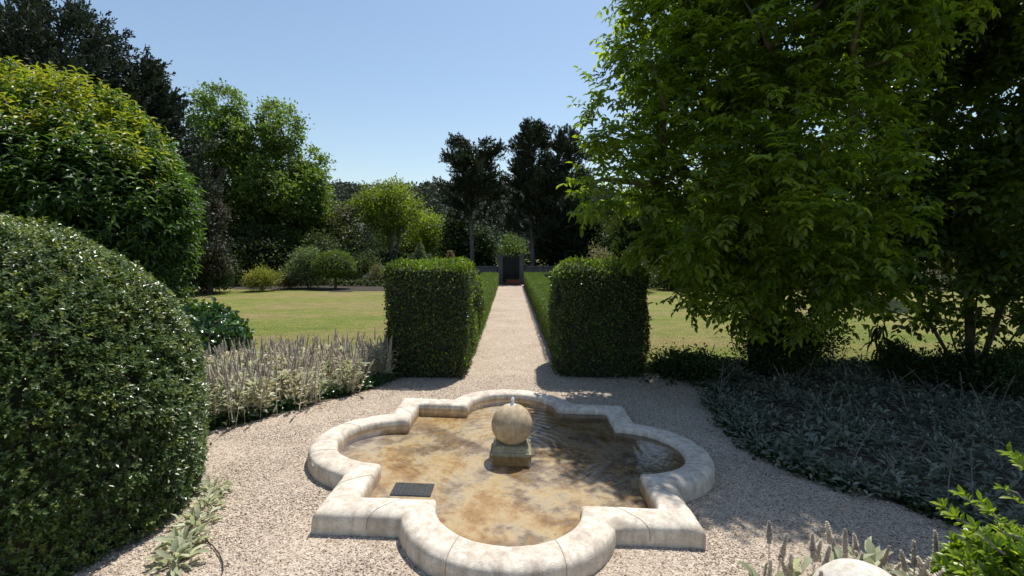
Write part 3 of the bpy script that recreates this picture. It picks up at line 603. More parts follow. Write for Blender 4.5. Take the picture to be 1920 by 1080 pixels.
# ================================================================== LAUREL-LIKE BIG SHRUB LEFT
def leafy_shrub(name, label, loc, blobs, nsh, L, m1, m2, ratio=.36, cat='tree', shoot=.28, per=10, trunk_r=.1, newz=.45, T=T_LEAF, zmax=None, bark='bark', group=None, twig=.006, up=.9, ntr=40, stems=None):
    """crown of leafy shoots: each shoot is a short twig with leaves spiralling round it"""
    o = thing(name, label, cat, loc, 0, group); mb = MB(); Cc, Cn = blob_points(blobs, nsh, .6)
    k = Cc[:, 2] > .05; Cc, Cn = Cc[k], Cn[k]; nsh = len(Cc)
    ax = nrm(Cn*.8+np.array([0, 0, up])+rdir(nsh)*.45); t = np.tile(np.linspace(.05, 1, per), nsh)
    O = np.repeat(Cc, per, 0)+np.repeat(ax, per, 0)*t[:, None]*shoot; az = np.tile(np.arange(per)*2.4, nsh)+np.repeat(R.random(nsh)*6.28, per)
    A = np.repeat(ax, per, 0); u = nrm(np.cross(A, np.array([.3, .2, .9]))); v = np.cross(A, u)
    side = u*np.cos(az)[:, None]+v*np.sin(az)[:, None]; D = nrm(side+A*(.25+.8*t)[:, None]+R.normal(size=O.shape)*.15+np.array([0, 0, -.25]))
    Nn = nrm(A+np.array([0, 0, .8])-D*.2); Ls = L*R.uniform(.7, 1.15, len(O))*(1.05-.35*t)
    zt = max(b[2]+b[5] for b in blobs); zlo = min(b[2]-b[5] for b in blobs)
    hgt = (Cc[:, 2]-zlo)/(zt-zlo); top = (Cn[:, 2]*.5+hgt) > newz+R.normal(size=nsh)*.18+.55; top = np.repeat(top, per)
    leaves(mb, O[~top], D[~top], Nn[~top], Ls[~top], Ls[~top]*ratio, None, T, 0); leaves(mb, O[top], D[top], Nn[top], Ls[top], Ls[top]*ratio, None, T, 1)
    mb.build('crown', [M[m1], M[m2]], o)
    st = stems or [[(0, 0, -.1), (.05, 0, zt*.12), (-.05, .05, zt*.3), (0, 0, zt*.5)]]
    skeleton(st, Cc[::max(1, nsh//ntr)], trunk_r, twig).build('trunk', M[bark], o)
    return o
def bl(px, py, Y, r, base, rz=None): q = at(px, py, Y); return (q[0]-base[0], q[1]-base[1], q[2], r, r, rz or r)
b0 = (at(90, 500, 10.2)[0], 10.2, 0)
LB = [bl(50, 275, 10.2, 1.3, b0), (0, 0, 2.9, 2.2, 2.0, 2.1), bl(140, 285, 9.9, 1.25, b0), bl(215, 330, 9.9, 1.05, b0), bl(270, 410, 9.8, .85, b0), bl(200, 400, 9.2, 1.3, b0), bl(290, 480, 9.9, .6, b0), bl(250, 500, 9.6, .9, b0), bl(60, 380, 9.0, 1.5, b0), bl(-60, 320, 10.2, 1.4, b0), bl(0, 500, 9.4, 1.4, b0), bl(290, 570, 10.0, .45, b0), bl(180, 560, 9.6, .8, b0)]
leafy_shrub('laurel_tree', 'big rounded glossy evergreen with yellowish new shoots on top, behind the clipped dome', b0, LB, 7200, .17, 'laurel', 'laurelnew', .36, per=11, trunk_r=.16, newz=.58)

# ================================================================== RIGHT TREES
def compound_tree(name, label, loc, blobs, ncl, m, stems, r0, per=5, rach=.30, nlf=7, L=.12, ratio=.38, bark='bark', ntr=120, T=T_LEAF, cat='tree', droop=.5):
    o = thing(name, label, cat, loc); mb = MB(); Cc, Cn = blob_points(blobs, ncl, .35); cr = R.random(ncl)
    n = ncl*per; O = np.repeat(Cc, per, 0)+R.normal(size=(n, 3))*.07; A = nrm(rdir(n)*np.array([1, 1, .8])+np.repeat(Cn, per, 0)*.7)
    rl = rach*R.uniform(.7, 1.2, n); side = nrm(np.cross(A, np.array([0, 0, 1.0]))+1e-6); upv = np.cross(side, A)
    rn0 = np.clip(np.repeat(cr, per)*.6+R.random(n)*.4, 0, 1); br = MB()
    pts = []
    for k in range(nlf):
        pair = k//2; f = 1.0 if k == nlf-1 else .3+.6*pair/max(1, (nlf-1)//2-1)*.95; sgn = 0 if k == nlf-1 else (1 if k % 2 else -1)
        pos = O+A*(rl*f)[:, None]+np.array([0, 0, -1])*(rl*droop*.5*f*f)[:, None]
        D = nrm(A*(.45 if sgn else 1)+side*sgn+np.array([0, 0, -droop*.75])+R.normal(size=(n, 3))*.14); Nn = nrm(np.array([0, 0, 1])+A*.4+R.normal(size=(n, 3))*.25)
        Ls = L*R.uniform(.75, 1.2, n)*(1.1 if not sgn else 1); leaves(mb, pos, D, Nn, Ls, Ls*ratio, np.clip(rn0+R.normal(size=n)*.1, 0, 1), T)
    # leaf stalks
    e = O+A*rl[:, None]+np.array([0, 0, -1])*(rl*droop*.5)[:, None]
    leaves(mb, O, e-O, upv, rl, .006, np.full(n, .9), T_QUAD)
    mb.build('crown', M[m], o); skeleton(stems, Cc[::max(1, ncl//ntr)], r0, .007, .14).build('trunk', M[bark], o); return o
tb = G(1418, 690); tb = (tb[0], tb[1], 0)
WB = [(1265, 85, 8.2, 1.0), (1195, 210, 7.9, .85), (1165, 330, 7.8, .78), (1210, 390, 7.6, .66), (1330, -60, 8.5, 1.2), (1400, 80, 7.8, 1.2), (1370, 250, 7.5, 1.2), (1330, 390, 7.3, 1.0),
      (1470, 490, 7.3, .9), (1550, 380, 7.2, 1.15), (1530, 200, 7.4, 1.2), (1540, 40, 7.9, 1.2), (1335, 520, 7.8, .5), (1620, 480, 7.5, .7), (1380, 520, 7.5, .6), (1300, 455, 7.6, .55),
      (1300, 150, 9.6, 1.2), (1300, 350, 9.6, 1.1), (1450, 250, 10, 1.4), (1480, 60, 10, 1.4), (1560, 400, 10, 1.1), (1400, 430, 9.8, 1.0), (1380, -100, 9.6, 1.4), (1260, 0, 8.6, .8),
      (1600, 60, 6.9, .9), (1450, 330, 6.6, .8), (1290, 560, 8.0, .3), (1400, 565, 7.6, .42), (1500, 560, 7.5, .5), (1600, 545, 7.6, .5), (1545, 480, 7.2, .8), (1700, -60, 6.8, 1.0), (1780, -250, 6.6, 1.2)]
wb = [bl(a, b, c, r, tb) for a, b, c, r in WB]+[(a-tb[0], b-tb[1], c, r, r, r) for a, b, c, r in [(3.8, 7.7, 6.9, .9), (3.25, 8.1, 6.8, .8), (3.05, 7.65, 6.9, .55), (2.45, 8.25, 7.0, .75), (2.85, 8.0, 6.95, .65), (3.3, 7.75, 7.3, .6), (4.6, 7.3, 6.9, .9), (5.1, 7.1, 7.2, .9), (4.3, 8.4, 7.6, 1.2)]]  # second list: unseen lobes above the view, added to shade the court
compound_tree('walnut_tree', 'large leafy tree with long drooping leaflets and dark trunk, right of the path', tb, wb, 2450, 'walnut',
   [[(0, 0, -.1), (-.02, 0, .5), (-.1, -.05, 1.0), (-.3, -.1, 1.7), (-.5, -.2, 2.6), (-.5, -.2, 3.6)], [(.03, 0, -.1), (.12, 0, .5), (.25, .05, 1.1), (.45, 0, 1.8), (.6, -.1, 2.8), (.7, 0, 3.8)]], .17, per=5, droop=.28, ratio=.46, L=.118)
hb = G(1822, 712); hb = (hb[0], hb[1], 0)
HB = [(1760, 110, 8.5, .85), (1850, 0, 8., 1.1), (1800, 240, 8, .95), (1900, 180, 7.6, 1.1), (1725, 360, 8, .9), (1850, 390, 7.6, 1.1), (1960, 400, 7.4, 1.2), (1760, 490, 8, .7), (1900, 500, 7.8, .8),
      (2010, 100, 8, 1.4), (1680, 470, 8.2, .6), (1640, 400, 8.4, .8), (1600, 540, 8.7, .45), (1850, -150, 7.4, 1.4), (1720, -120, 7.4, 1.0), (2000, -100, 7.5, 1.5), (2100, 350, 7.8, 1.5), (1800, 150, 10, 1.2), (1850, 380, 10, 1.3), (1960, 0, 10, 1.5), (1700, 300, 9.6, .9), (1950, 560, 7.6, .5),(1690,60,8.4,.5),(1700,565,8.2,.42),(1790,580,8.6,.45),(1890,600,8.2,.42)]
hbl = [bl(a, b, c, r, hb) for a, b, c, r in HB]
stems = []
for i, (dx, dy) in enumerate([(-1.1, .2), (-.75, -.3), (-.45, .4), (-.2, -.2), (.1, .3), (.3, -.3), (.7, .2), (1.2, -.1)]):
    stems.append([(dx*.12, dy*.12, -.1), (dx*.3, dy*.3, .35), (dx*.6, dy*.6, .95), (dx*.95, dy*.9, 1.7), (dx*1.3, dy*1.2, 2.6)])
compound_tree('hazel_tree', 'multi-stemmed leafy tree fanning out of one base at the right edge', hb, hbl, 1750, 'hazel', stems, .065, per=5, rach=.22, nlf=5, L=.125, ratio=.62, droop=.35, ntr=150)

# ================================================================== SHADED SHRUBS UNDER THE TREES
def bush(name, label, px, top, bot, hw_px, leaf, L=.08, n=5000, Y=None, ratio=.5, cat='bush', k=.4, dens=1.0, airy=.0, group=None, stem=True, rc=.08, up=0.0, T=T_QUAD):
    g = G(px, bot); Y = Y or g[1]; zt = at(px, top, Y)[2]; hw = hw_px/F*Y; x0 = at(px, 500, Y)[0]; zb = float(gz(x0, Y))
    o = thing(name, label, cat, (x0, Y, zb), 0, group); bs = crown_blobs(hw, .02, zt, 8, k=.5); nl = 16
    Cc, Cn = blob_points(bs, n//nl, .3); Cc[:, 2] = np.maximum(Cc[:, 2], .04); mb = MB(); nc = len(Cc)
    O = np.repeat(Cc, nl, 0)+R.normal(size=(nc*nl, 3))*rc*hw*2; O[:, 2] = np.maximum(O[:, 2], .01)
    D = nrm(rdir(nc*nl)+np.repeat(Cn, nl, 0)*.7+np.array([0, 0, up])); Ls = L*R.uniform(.6, 1.3, nc*nl)
    leaves(mb, O, D, nrm(rdir(nc*nl)+np.array([0, 0, .8])), Ls, Ls*ratio, np.clip(np.repeat(R.random(nc), nl)*.5+R.random(nc*nl)*.5, 0, 1), T)
    mb.build('foliage', M[leaf], o)
    if stem:
        st = [[(.04*math.cos(a), .04*math.sin(a), -.05), (hw*.2*math.cos(a), hw*.2*math.sin(a), zt*.25), (hw*.35*math.cos(a), hw*.35*math.sin(a), zt*.5)] for a in (0.3, 2.3, 4.4)]
        skeleton(st, Cc[::max(1, nc//24)], .02*max(1, zt), .006).build('stems', M['bark'], o)
    return o
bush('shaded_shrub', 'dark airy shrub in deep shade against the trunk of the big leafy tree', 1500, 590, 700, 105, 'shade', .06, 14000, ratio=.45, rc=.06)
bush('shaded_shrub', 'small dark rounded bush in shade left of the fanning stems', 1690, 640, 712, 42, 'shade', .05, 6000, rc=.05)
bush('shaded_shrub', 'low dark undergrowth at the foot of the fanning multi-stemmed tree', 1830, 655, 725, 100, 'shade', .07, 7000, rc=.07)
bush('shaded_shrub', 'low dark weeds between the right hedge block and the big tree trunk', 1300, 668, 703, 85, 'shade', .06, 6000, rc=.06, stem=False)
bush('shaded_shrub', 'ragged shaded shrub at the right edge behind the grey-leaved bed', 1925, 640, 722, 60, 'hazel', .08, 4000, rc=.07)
# tall dry stalk plant
q = G(1640, 690); o = thing('tall_stalk_plant', 'thin dark stalk with drooping long leaves standing in shade behind the bed', 'plant', (q[0], q[1], 0))
t = MB(); t.tube([(0, 0, 0), (.03, 0, .3), (-.02, 0, .65), (.05, .02, .95)], [.016, .014, .012, .006], 6); t.tube([(.12, 0, 0), (.10, 0, .4), (.14, 0, .8)], [.012, .011, .008], 6); t.build('stalk', M['bark'], o)
lf = MB(); n = 26; zz = R.uniform(.25, .95, n); a = R.uniform(0, 6.28, n); leaves(lf, np.stack([R.normal(size=n)*.02+.04, R.normal(size=n)*.02, zz], -1), np.stack([np.cos(a), np.sin(a), R.uniform(-1.0, .2, n)], -1), np.tile([0, 0, 1.0], (n, 1)), R.uniform(.18, .34, n), .05, None, leaf_t(.9, .8, .6, .1)); lf.build('leaves', M['shade'], o)

# ================================================================== LAMB'S EAR PLANTS
def spike_mesh(h, sl, r=.013, lean=0.0, seed=0):
    """woolly flower spike: stalk, then whorls packed into a tapering head"""
    rs = np.random.default_rng(seed); n = 14; mb = MB(); t = np.linspace(0, 1, n); bend = lean*t**1.5
    pts = np.stack([bend*h, rs.normal()*.02*t**2, t*h], -1); mb.tube(pts, np.linspace(.0045, .003, n), 5, rnd=.75)
    nw = int(sl/.014); tt = 1-sl/h*(1-np.arange(nw)/nw); cx = np.interp(tt, t, pts[:, 0]); cy = np.interp(tt, t, pts[:, 1])
    k = np.arange(nw)/nw; rr = r*(1-.55*k**2)*(1+.22*rs.normal(size=nw)*(1-k)*.6)*np.where(k < .12, .75, 1)
    per = 9; az = np.tile(np.linspace(0, 6.28, per, endpoint=False), nw)+np.repeat(rs.random(nw)*6, per); C0 = np.repeat(np.stack([cx, cy, tt*h], -1), per, 0)
    D = np.stack([np.cos(az), np.sin(az), .55+0*az], -1); Ln = np.repeat(rr, per)*rs.uniform(.9, 1.45, nw*per)
    leaves(mb, C0, D, np.tile([0, 0, 1.0], (nw*per, 1))+rs.normal(size=(nw*per, 3))*.3, Ln, Ln*.95, rs.random(nw*per), T_DIA)
    # solid woolly heart
    P = np.stack([np.interp(np.linspace(1-sl/h, 1, 10), t, pts[:, i]) for i in range(3)], -1); mb.tube(P, r*.62*(1-.5*np.linspace(0, 1, 10)**2), 6, rnd=.35)
    # a pair or two of small stem leaves
    m_ = 6; f = rs.uniform(.15, 1-sl/h, m_); O = np.stack([np.interp(f, t, pts[:, 0]), np.interp(f, t, pts[:, 1]), f*h], -1); a = rs.uniform(0, 6.28, m_)
    leaves(mb, O, np.stack([np.cos(a), np.sin(a), .7+0*a], -1), np.tile([0, 0, 1.0], (m_, 1)), rs.uniform(.035, .07, m_), .018, rs.random(m_)*.3+.6, T_LEAF)
    return mb
def rosette_mesh(n, L, up, w=.36, spread=.05, seed=0, hmax=.06, T=None):
    rs = np.random.default_rng(seed); mb = MB(); a = rs.uniform(0, 6.28, n); e = rs.uniform(up[0], up[1], n); s = rs.random(n)*spread
    O = np.stack([np.cos(a)*s, np.sin(a)*s, rs.uniform(0, hmax, n)], -1); D = np.stack([np.cos(a)*np.cos(e), np.sin(a)*np.cos(e), np.sin(e)], -1)
    Ls = L*rs.uniform(.6, 1.2, n); leaves(mb, O, D, nrm(np.array([0, 0, 1.0])+rs.normal(size=(n, 3))*.25-D*.3), Ls, Ls*w, rs.random(n), T or leaf_t(.85, 1.0, .28, .10), smooth=True)
    return mb
def plant_proto(label, group, nsp, h, nleaf, L, seed, leafm='ear', spm='spike', up=(.1, 1.1), lean=.15, sl=.22, spread=.05, hmax=.06, r=.013, fan=.09):
    rs = np.random.default_rng(seed); o = thing('lambs_ear_plant', label, 'plant', (0, 0, 0), 0, group)
    rosette_mesh(nleaf, L, up, .34, spread, seed, hmax).build('leaves', M[leafm], o)
    for i in range(nsp):
        hh = h*rs.uniform(.62, 1.18); sp = spike_mesh(hh, min(hh*.7, sl*rs.uniform(.7, 1.2)), r, abs(rs.normal()*lean), seed*31+i).build('flower_spike', M[spm], o)
        a = rs.uniform(0, 6.28); sp.location = (math.cos(a)*rs.random()*fan, math.sin(a)*rs.random()*fan, 0); sp.rotation_euler = (rs.normal()*.11, rs.normal()*.11, a)
    return o
def copy_tree(src, loc, rz, sc, label=None, group=None):
    r = src.copy(); C.objects.link(r); r.location = loc; r.rotation_euler = (0, 0, rz); r.scale = (sc, sc, sc)
    if label: r['label'] = label
    if group: r['group'] = group
    for ch in list(src.children):
        c = ch.copy(); C.objects.link(c); c.parent = r
    return r
def bed(poly, spacing, protos, seed, jit=.35, scf=None, lab=None, edge=None):
    rs = np.random.default_rng(seed); P = np.array(poly); used = set(); pts = []
    for gx in np.arange(P[:, 0].min(), P[:, 0].max(), spacing):
        for gy in np.arange(P[:, 1].min(), P[:, 1].max(), spacing*.9):
            x_, y_ = gx+rs.normal()*spacing*jit, gy+rs.normal()*spacing*jit
            if inpoly(np.array([x_]), np.array([y_]), poly)[0]: pts.append((x_, y_))
    if edge is not None:
        E_ = np.array(edge); s_ = np.concatenate([[0], np.cumsum(np.linalg.norm(np.diff(E_, axis=0), axis=1))])
        for t_ in np.arange(.1, s_[-1], .24): pts.append((np.interp(t_, s_, E_[:, 0])+.07, np.interp(t_, s_, E_[:, 1])+.13))
    for x_, y_ in pts:
        if abs(x_)/max(y_, .1) > 1.12: continue
        i = rs.integers(len(protos)); sc = rs.uniform(.82, 1.15)*(scf(x_, y_) if scf else 1); loc = (x_, y_, float(gz(x_, y_))+.005); rz = rs.uniform(0, 6.28)
        if i not in used: used.add(i); o = protos[i]; o.location = loc; o.rotation_euler = (0, 0, rz); o.scale = (sc,)*3
        else: o = copy_tree(protos[i], loc, rz, sc)
        if lab: o['label'] = lab(x_, y_, sum(c.name.startswith('flower_spike') for c in o.children))
    for i, o in enumerate(protos):
        if i not in used:
            for c in list(o.children): bpy.data.objects.remove(c)
            bpy.data.objects.remove(o)
lab = 'woolly grey-green plant with tall mauve-grey flower spikes in the sunny left bed'; grp = 'sunlit spiky grey plants in the left bed'
protos = [plant_proto(lab, grp, 7+i % 3, .58, 95, .105, 100+i, 'ear' if i % 3 else 'eardry', 'spike', (.1, 1.35), 0.16, .22, .15, .44, r=.0165, fan=.19) for i in range(6)]
def llab(x, y, ns):
    e = min(math.hypot(x-a, y-b) for a, b in LBED)
    where = 'right end by the hedge' if x > -2.3 else ('front row by the gravel' if e < .55 else ('back row by the lawn' if y > 7.3 else ('left end by the dome' if x < -3.7 else 'middle')))
    return f'silvery woolly plant with pale mauve spikes, sunny bed, {where}'
bed(LPOLY, .265, protos, 3, lab=llab)
lab = 'low silvery-green woolly rosette in the shaded bed under the right-hand trees'; grp = 'woolly rosettes in the shaded right bed'
protos = [plant_proto(lab, grp, [0, 1, 1, 0, 1, 0, 1][i], .40, 85, .082, 200+i, 'ear_painted_shade', 'spike_painted_shade', (.05, 1.2), .3, .12, .27, .09, r=.0115) for i in range(7)]
def rlab(x, y, ns):
    e = min(math.hypot(x-a, y-b) for a, b in RBED)
    where = 'gravel edge' if e < .5 else ('back by the big trunk' if y > 7 and x < 6 else ('back by fanning stems' if y > 6.5 else ('near end' if y < 5.2 else 'middle')))
    return f'grey-green woolly rosette {"with thin spikes" if ns else "without spikes"}, shaded bed, {where}'
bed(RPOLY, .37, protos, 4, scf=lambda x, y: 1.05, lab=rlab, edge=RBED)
# dark green ground cover along the bed edges
def edge_cover(path, n, wdt, L, name, label, m='ivy', z=.07):
    P = np.array(path); s = np.concatenate([[0], np.cumsum(np.linalg.norm(np.diff(P, axis=0), axis=1))]); t = R.random(n)*s[-1]
    x_ = np.interp(t, s, P[:, 0])+R.normal(size=n)*wdt; y_ = np.interp(t, s, P[:, 1])+R.normal(size=n)*wdt; den = noise(np.stack([x_, y_, x_*0], -1), 4, 9) > -.25; x_, y_ = x_[den], y_[den]; n = len(x_)
    O = np.stack([x_, y_, gz(x_, y_)+R.random(n)**1.5*z+.012], -1); mb = MB(); leaves(mb, O, rdir(n)*np.array([1, 1, .5])+np.array([0, 0, .2]), nrm(np.array([0, 0, 1])+rdir(n)*.5), L*R.uniform(.6, 1.3, n), L*.7, None, T_LEAF)
    tag(mb.build(name, M[m]), label, 'ground cover', kind='stuff')
edge_cover(np.array(LBED)+np.array([-.08, .12]), 3800, .075, .045, 'ground_cover', 'dark green creeping leaves along the front edge of the left bed', z=.12)
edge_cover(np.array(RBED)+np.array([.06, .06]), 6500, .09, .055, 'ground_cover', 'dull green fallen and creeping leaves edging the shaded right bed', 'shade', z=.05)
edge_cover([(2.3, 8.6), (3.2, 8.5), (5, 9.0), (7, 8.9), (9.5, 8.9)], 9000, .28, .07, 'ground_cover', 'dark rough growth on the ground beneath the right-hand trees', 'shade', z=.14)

edge_cover([(-20, 31.2), (-11, 31.5), (-8, 31), (-4.5, 31), (-2, 31.2)], 9000, .5, .16, 'undergrowth', 'low dark undergrowth along the far edge of the left lawn', 'wood', z=.35)
edge_cover([(-22, 33.5), (-11, 33.5), (-2.4, 33.5)], 9000, .8, .22, 'undergrowth', 'dark undergrowth beneath the trees beyond the left lawn', 'wood', z=.7)
edge_cover([(3, 31), (12, 28.5), (24, 28), (34, 28)], 14000, .7, .22, 'undergrowth', 'dark undergrowth beneath the trees beyond the right lawn', 'wood', z=.8)
edge_cover([(-12, 38), (-2.5, 37.5), (2.5, 37.5), (14, 37)], 16000, .6, .26, 'undergrowth', 'dark thicket behind the low wall either side of the gate', 'shade', z=1.9)
n = 420; x, y = scatter(COURT, n, (-4.4, 5.5, 3, 9)); k = np.maximum(np.abs(x-FC[0]), np.abs(y-FC[1])) > 1.3; x, y = x[k], y[k]; q_ = np.array(LBED); j = R.integers(1, 5, 160); x = np.concatenate([x, q_[j, 0]+R.normal(size=160)*.25+.15]); y = np.concatenate([y, q_[j, 1]+R.normal(size=160)*.2-.18]); n = len(x)
mb = MB(); leaves(mb, np.stack([x, y, gz(x, y)+.012], -1), rdir(n)*np.array([1, 1, .15]), np.array([0, 0, 1.0])+rdir(n)*.4, R.uniform(.012, .035, n), R.uniform(.006, .014, n), None, T_DIA)
M['litter'] = leafmat('dry_leaves', (.05, .03, .02), (.12, .075, .04), (.26, .18, .09), .1, .8, .2); tag(mb.build('fallen_leaves', M['litter']), 'small dry brown leaves and bits scattered over the gravel court', 'leaf litter', kind='stuff')
# rosettes at the foot of the big dome
for i, (px, py, s_, lb) in enumerate([(404, 940, .95, 'pale woolly rosette at the foot of the clipped dome, farthest of the row of five'), (392, 968, .9, 'pale woolly rosette at the foot of the clipped dome, second farthest of five'), (368, 1003, .95, 'pale woolly rosette at the foot of the clipped dome, middle of five'),
        (350, 1040, 1.1, 'pale silvery rosette at the foot of the clipped dome, second nearest of five'), (330, 1078, 1.15, 'pale silvery rosette at the foot of the clipped dome, nearest of five')]):
    g = G(px, py); o = thing('lambs_ear_plant', lb, 'plant', (g[0], g[1], float(gz(g[0], g[1]))), i*1.3, 'woolly rosettes at the foot of the dome')
    rosette_mesh(52, .092*s_, (.05, 1.25), .34, .11, 300+i, .07).build('leaves', M['ear'], o)
# irrigation pipe on the gravel
pts = [G(*p, z=.012) for p in [(378, 1020), (388, 1030), (400, 1040), (412, 1055), (418, 1070), (419, 1085), (414, 1100)]]
hs = MB(); P = np.array(pts); P[:, 2] = gz(P[:, 0], P[:, 1])+.014; hs.tube(P, .0045, 6); tag(hs.build('irrigation_pipe', M['hose']), 'thin dark curved irrigation pipe lying on the gravel by the clipped dome', 'pipe')

# front right: stone ball on a plinth, spikes round it
sb = at(1622, 1048, 2.45); o = thing('stone_finial', 'pale speckled stone ball whose top shows at the bottom right edge', 'stone ball', (sb[0], 2.45, 0))
rr_ = .25; zc_ = sb[2]-rr_-.045; a = np.linspace(0, math.pi, 30); f_ = MB(); f_.lathe(np.stack([rr_*np.sin(a)+1e-4, zc_-rr_*np.cos(a)], -1), 48); v = f_.v[0]; v += noise(v, 12, 3)[:, None]*.0025; f_.build('ball', M['finial'], o)
f_ = MB(); f_.box((-.21, -.21, -.05), (.21, .21, max(.04, zc_-rr_+.03))); f_.build('plinth', M['finial'], o, .01)
near = [(1440, 1000, 2.75, 3, .0, 'spike'), (1500, 975, 2.8, 3, .0, 'spike'), (1530, 1010, 2.6, 2, .1, ''), (1590, 975, 2.9, 4, .3, ''), (1640, 975, 3.0, 3, .5, ''), (1680, 1030, 2.75, 3, .3, ''), (1730, 1010, 2.85, 3, .2, ''), (1770, 1000, 2.95, 4, .1, ''), (1800, 1040, 2.7, 2, .2, '')]
nlabs = ['dark upright flower spikes at the bottom edge, leftmost of the front clump', 'tall brownish flower spikes at the bottom edge, left of the stone ball', 'short grey spikes just left of the stone ball', 'pale woolly spikes leaning left behind the stone ball', 'tall pale woolly spike leaning behind the stone ball', 'woolly grey plant with short spikes just right of the stone ball', 'fuzzy grey flower heads between the stone ball and the bright green shrub', 'thick cluster of brownish woolly spikes beside the bright green shrub', 'grey woolly plant at the bottom edge under the bright green shrub']
for i, (px, py, Y, ns, ln, _) in enumerate(near):
    q = at(px, py, Y); h = q[2]; o = plant_proto(nlabs[i], 'woolly spiked plants round the stone ball', ns+1, h, 22, .16, 400+i, 'ear', 'spike', (.3, 1.3), ln*.5+.06, .17, .07, h*.55, r=.0215, fan=.10); o.location = (q[0], Y, float(gz(q[0], Y)))
# bright green shrub bottom right
def pitto(loc, shoots):
    o = thing('pittosporum_shrub', 'bright glossy yellow-green shrub in sun at the bottom right corner', 'shrub', loc); mb = MB(); st = MB()
    for (b, e, n) in shoots:
        b, e = np.array(b), np.array(e); ax = nrm(e-b); Ls = np.linalg.norm(e-b); mid = (b+e)/2+R.normal(size=3)*.02; st.tube([b, mid, e], [.006, .005, .003], 5, rnd=.6)
        t = np.concatenate([R.uniform(.35, .9, n//2), R.uniform(.88, 1.0, n-n//2)]); O = b+(e-b)*t[:, None]; az = R.random(n)*6.28; u = nrm(np.cross(ax, [.3, .2, .9])); v = np.cross(ax, u)
        sd = u*np.cos(az)[:, None]+v*np.sin(az)[:, None]; D = nrm(sd*.9+ax*(.3+.9*t)[:, None]+np.array([0, 0, .15])); L_ = R.uniform(.040, .074, n)
        leaves(mb, O, D, nrm(ax+np.array([0, 0, .6])-D*.3), L_, L_*.36, None, T_OVAL, smooth=True)
    mb.build('foliage', M['pitto'], o); st.build('stems', M['barkgrey'], o); return o
pc = at(1955, 1010, 2.55); sh = []
for i in range(520):
    d = nrm(R.normal(size=3)+np.array([-.3, -.1, .5])); d[2] = abs(d[2])*.9-.15; r_ = R.uniform(.55, 1.0)*.42; e = np.array([0, 0, pc[2]-.32])+d*r_*np.array([1, 1, 1.05]); b = e-nrm(d+np.array([0, 0, .6]))*.12; sh.append((b, e, 16))
for px, py, Y in [(1768, 948, 2.6), (1790, 968, 2.5), (1800, 925, 2.65), (1840, 940, 2.6), (1860, 960, 2.5), (1893, 850, 2.6), (1910, 860, 2.5), (1880, 915, 2.6), (1815, 1050, 2.4), (1830, 990, 2.45)]:
    e = at(px, py, Y)-np.array([pc[0], 2.55, 0]); b = e+np.array([.16, 0, -.14]); sh.append((b, e, 16))
for i in range(3):
    a = i*2.1; sh.append(((.02*math.cos(a), .02*math.sin(a), 0), (.12*math.cos(a), .12*math.sin(a), pc[2]-.3), 4))
pitto((pc[0], 2.55, 0), sh)

# ================================================================== GATE AT THE END OF THE PATH
YG = 32.2
def gx(px): return at(px, 500, YG)[0]
for i, (p0, p1, lb) in enumerate([(934, 942.5, 'left grey stone gate pillar at the end of the path'), (974, 982.5, 'right grey stone gate pillar at the end of the path')]):
    xa, xb = gx(p0), gx(p1); cx = (xa+xb)/2; w_ = (xb-xa)/2; zt = at(950, 476, YG)[2]; o = thing('gate_pillar', lb, 'pillar', (cx, YG, 0), 0, 'stone gate pillars')
    s_ = MB(); s_.box((-w_, -w_, -.05), (w_, w_, zt-.12)); s_.build('shaft', M['pillar'], o, .01)
    s_ = MB(); s_.box((-w_-.04, -w_-.04, zt-.12), (w_+.04, w_+.04, zt-.04)); s_.box((-w_+.02, -w_+.02, zt-.04), (w_-.02, w_-.02, zt+.02)); s_.build('capstone', M['pillar'], o, .012)
    s_ = MB(); s_.box((-w_-.03, -w_-.03, -.04), (w_+.03, w_+.03, .16)); s_.build('base', M['pillar'], o, .01)
for x0_, x1_, lb in ((-9.0, gx(934)-.06, 'low dark garden wall running left from the gate pillar'), (gx(982.5)+.06, 10.0, 'low dark garden wall running right from the gate pillar')):
    zw = at(950, 499, YG)[2]; o = thing('garden_wall', lb, 'wall', ((x0_+x1_)/2, YG+.1, 0)); hw_ = (x1_-x0_)/2
    s_ = MB(); s_.box((-hw_, -.15, -.1), (hw_, .15, zw-.08)); s_.build('wall_body', M['pillar'], o, .01)
    s_ = MB(); s_.box((-hw_, -.19, zw-.079), (hw_, .19, zw)); s_.build('coping', M['pillar'], o, .012)
xa, xb = gx(942.5)+.01, gx(974)-.01; zt = at(950, 481, YG)[2]; xm = (xa+xb)/2
o = thing('garden_gate', 'dark solid double gate closed between the two stone pillars', 'gate', (xm, YG, 0))
for sx in (-1, 1):
    g_ = MB(); a_, b_ = (xa-xm, -.008) if sx < 0 else (.008, xb-xm); g_.box((a_, -.01, .08), (b_, .01, zt-.04)); 
    for k in range(7): xk = a_+(b_-a_)*(k+.5)/7; g_.box((xk-.012, -.03, .07), (xk+.012, -.011, zt-.02))
    g_.box((a_, -.045, .12), (b_, -.031, .2)); g_.box((a_, -.045, zt-.2), (b_, -.031, zt-.12)); lf_ = g_.build('gate_leaf', M['iron'], o)
h_ = MB(); h_.box((.02, -.10, .95), (.05, -.046, 1.1)); h_.build('handle', M['iron'], o, .006)
tp = thing('terracotta_planter', 'reddish rectangular terracotta trough standing before the gate', 'planter', (at(962, 520, 31.2)[0], 31.2, 0))
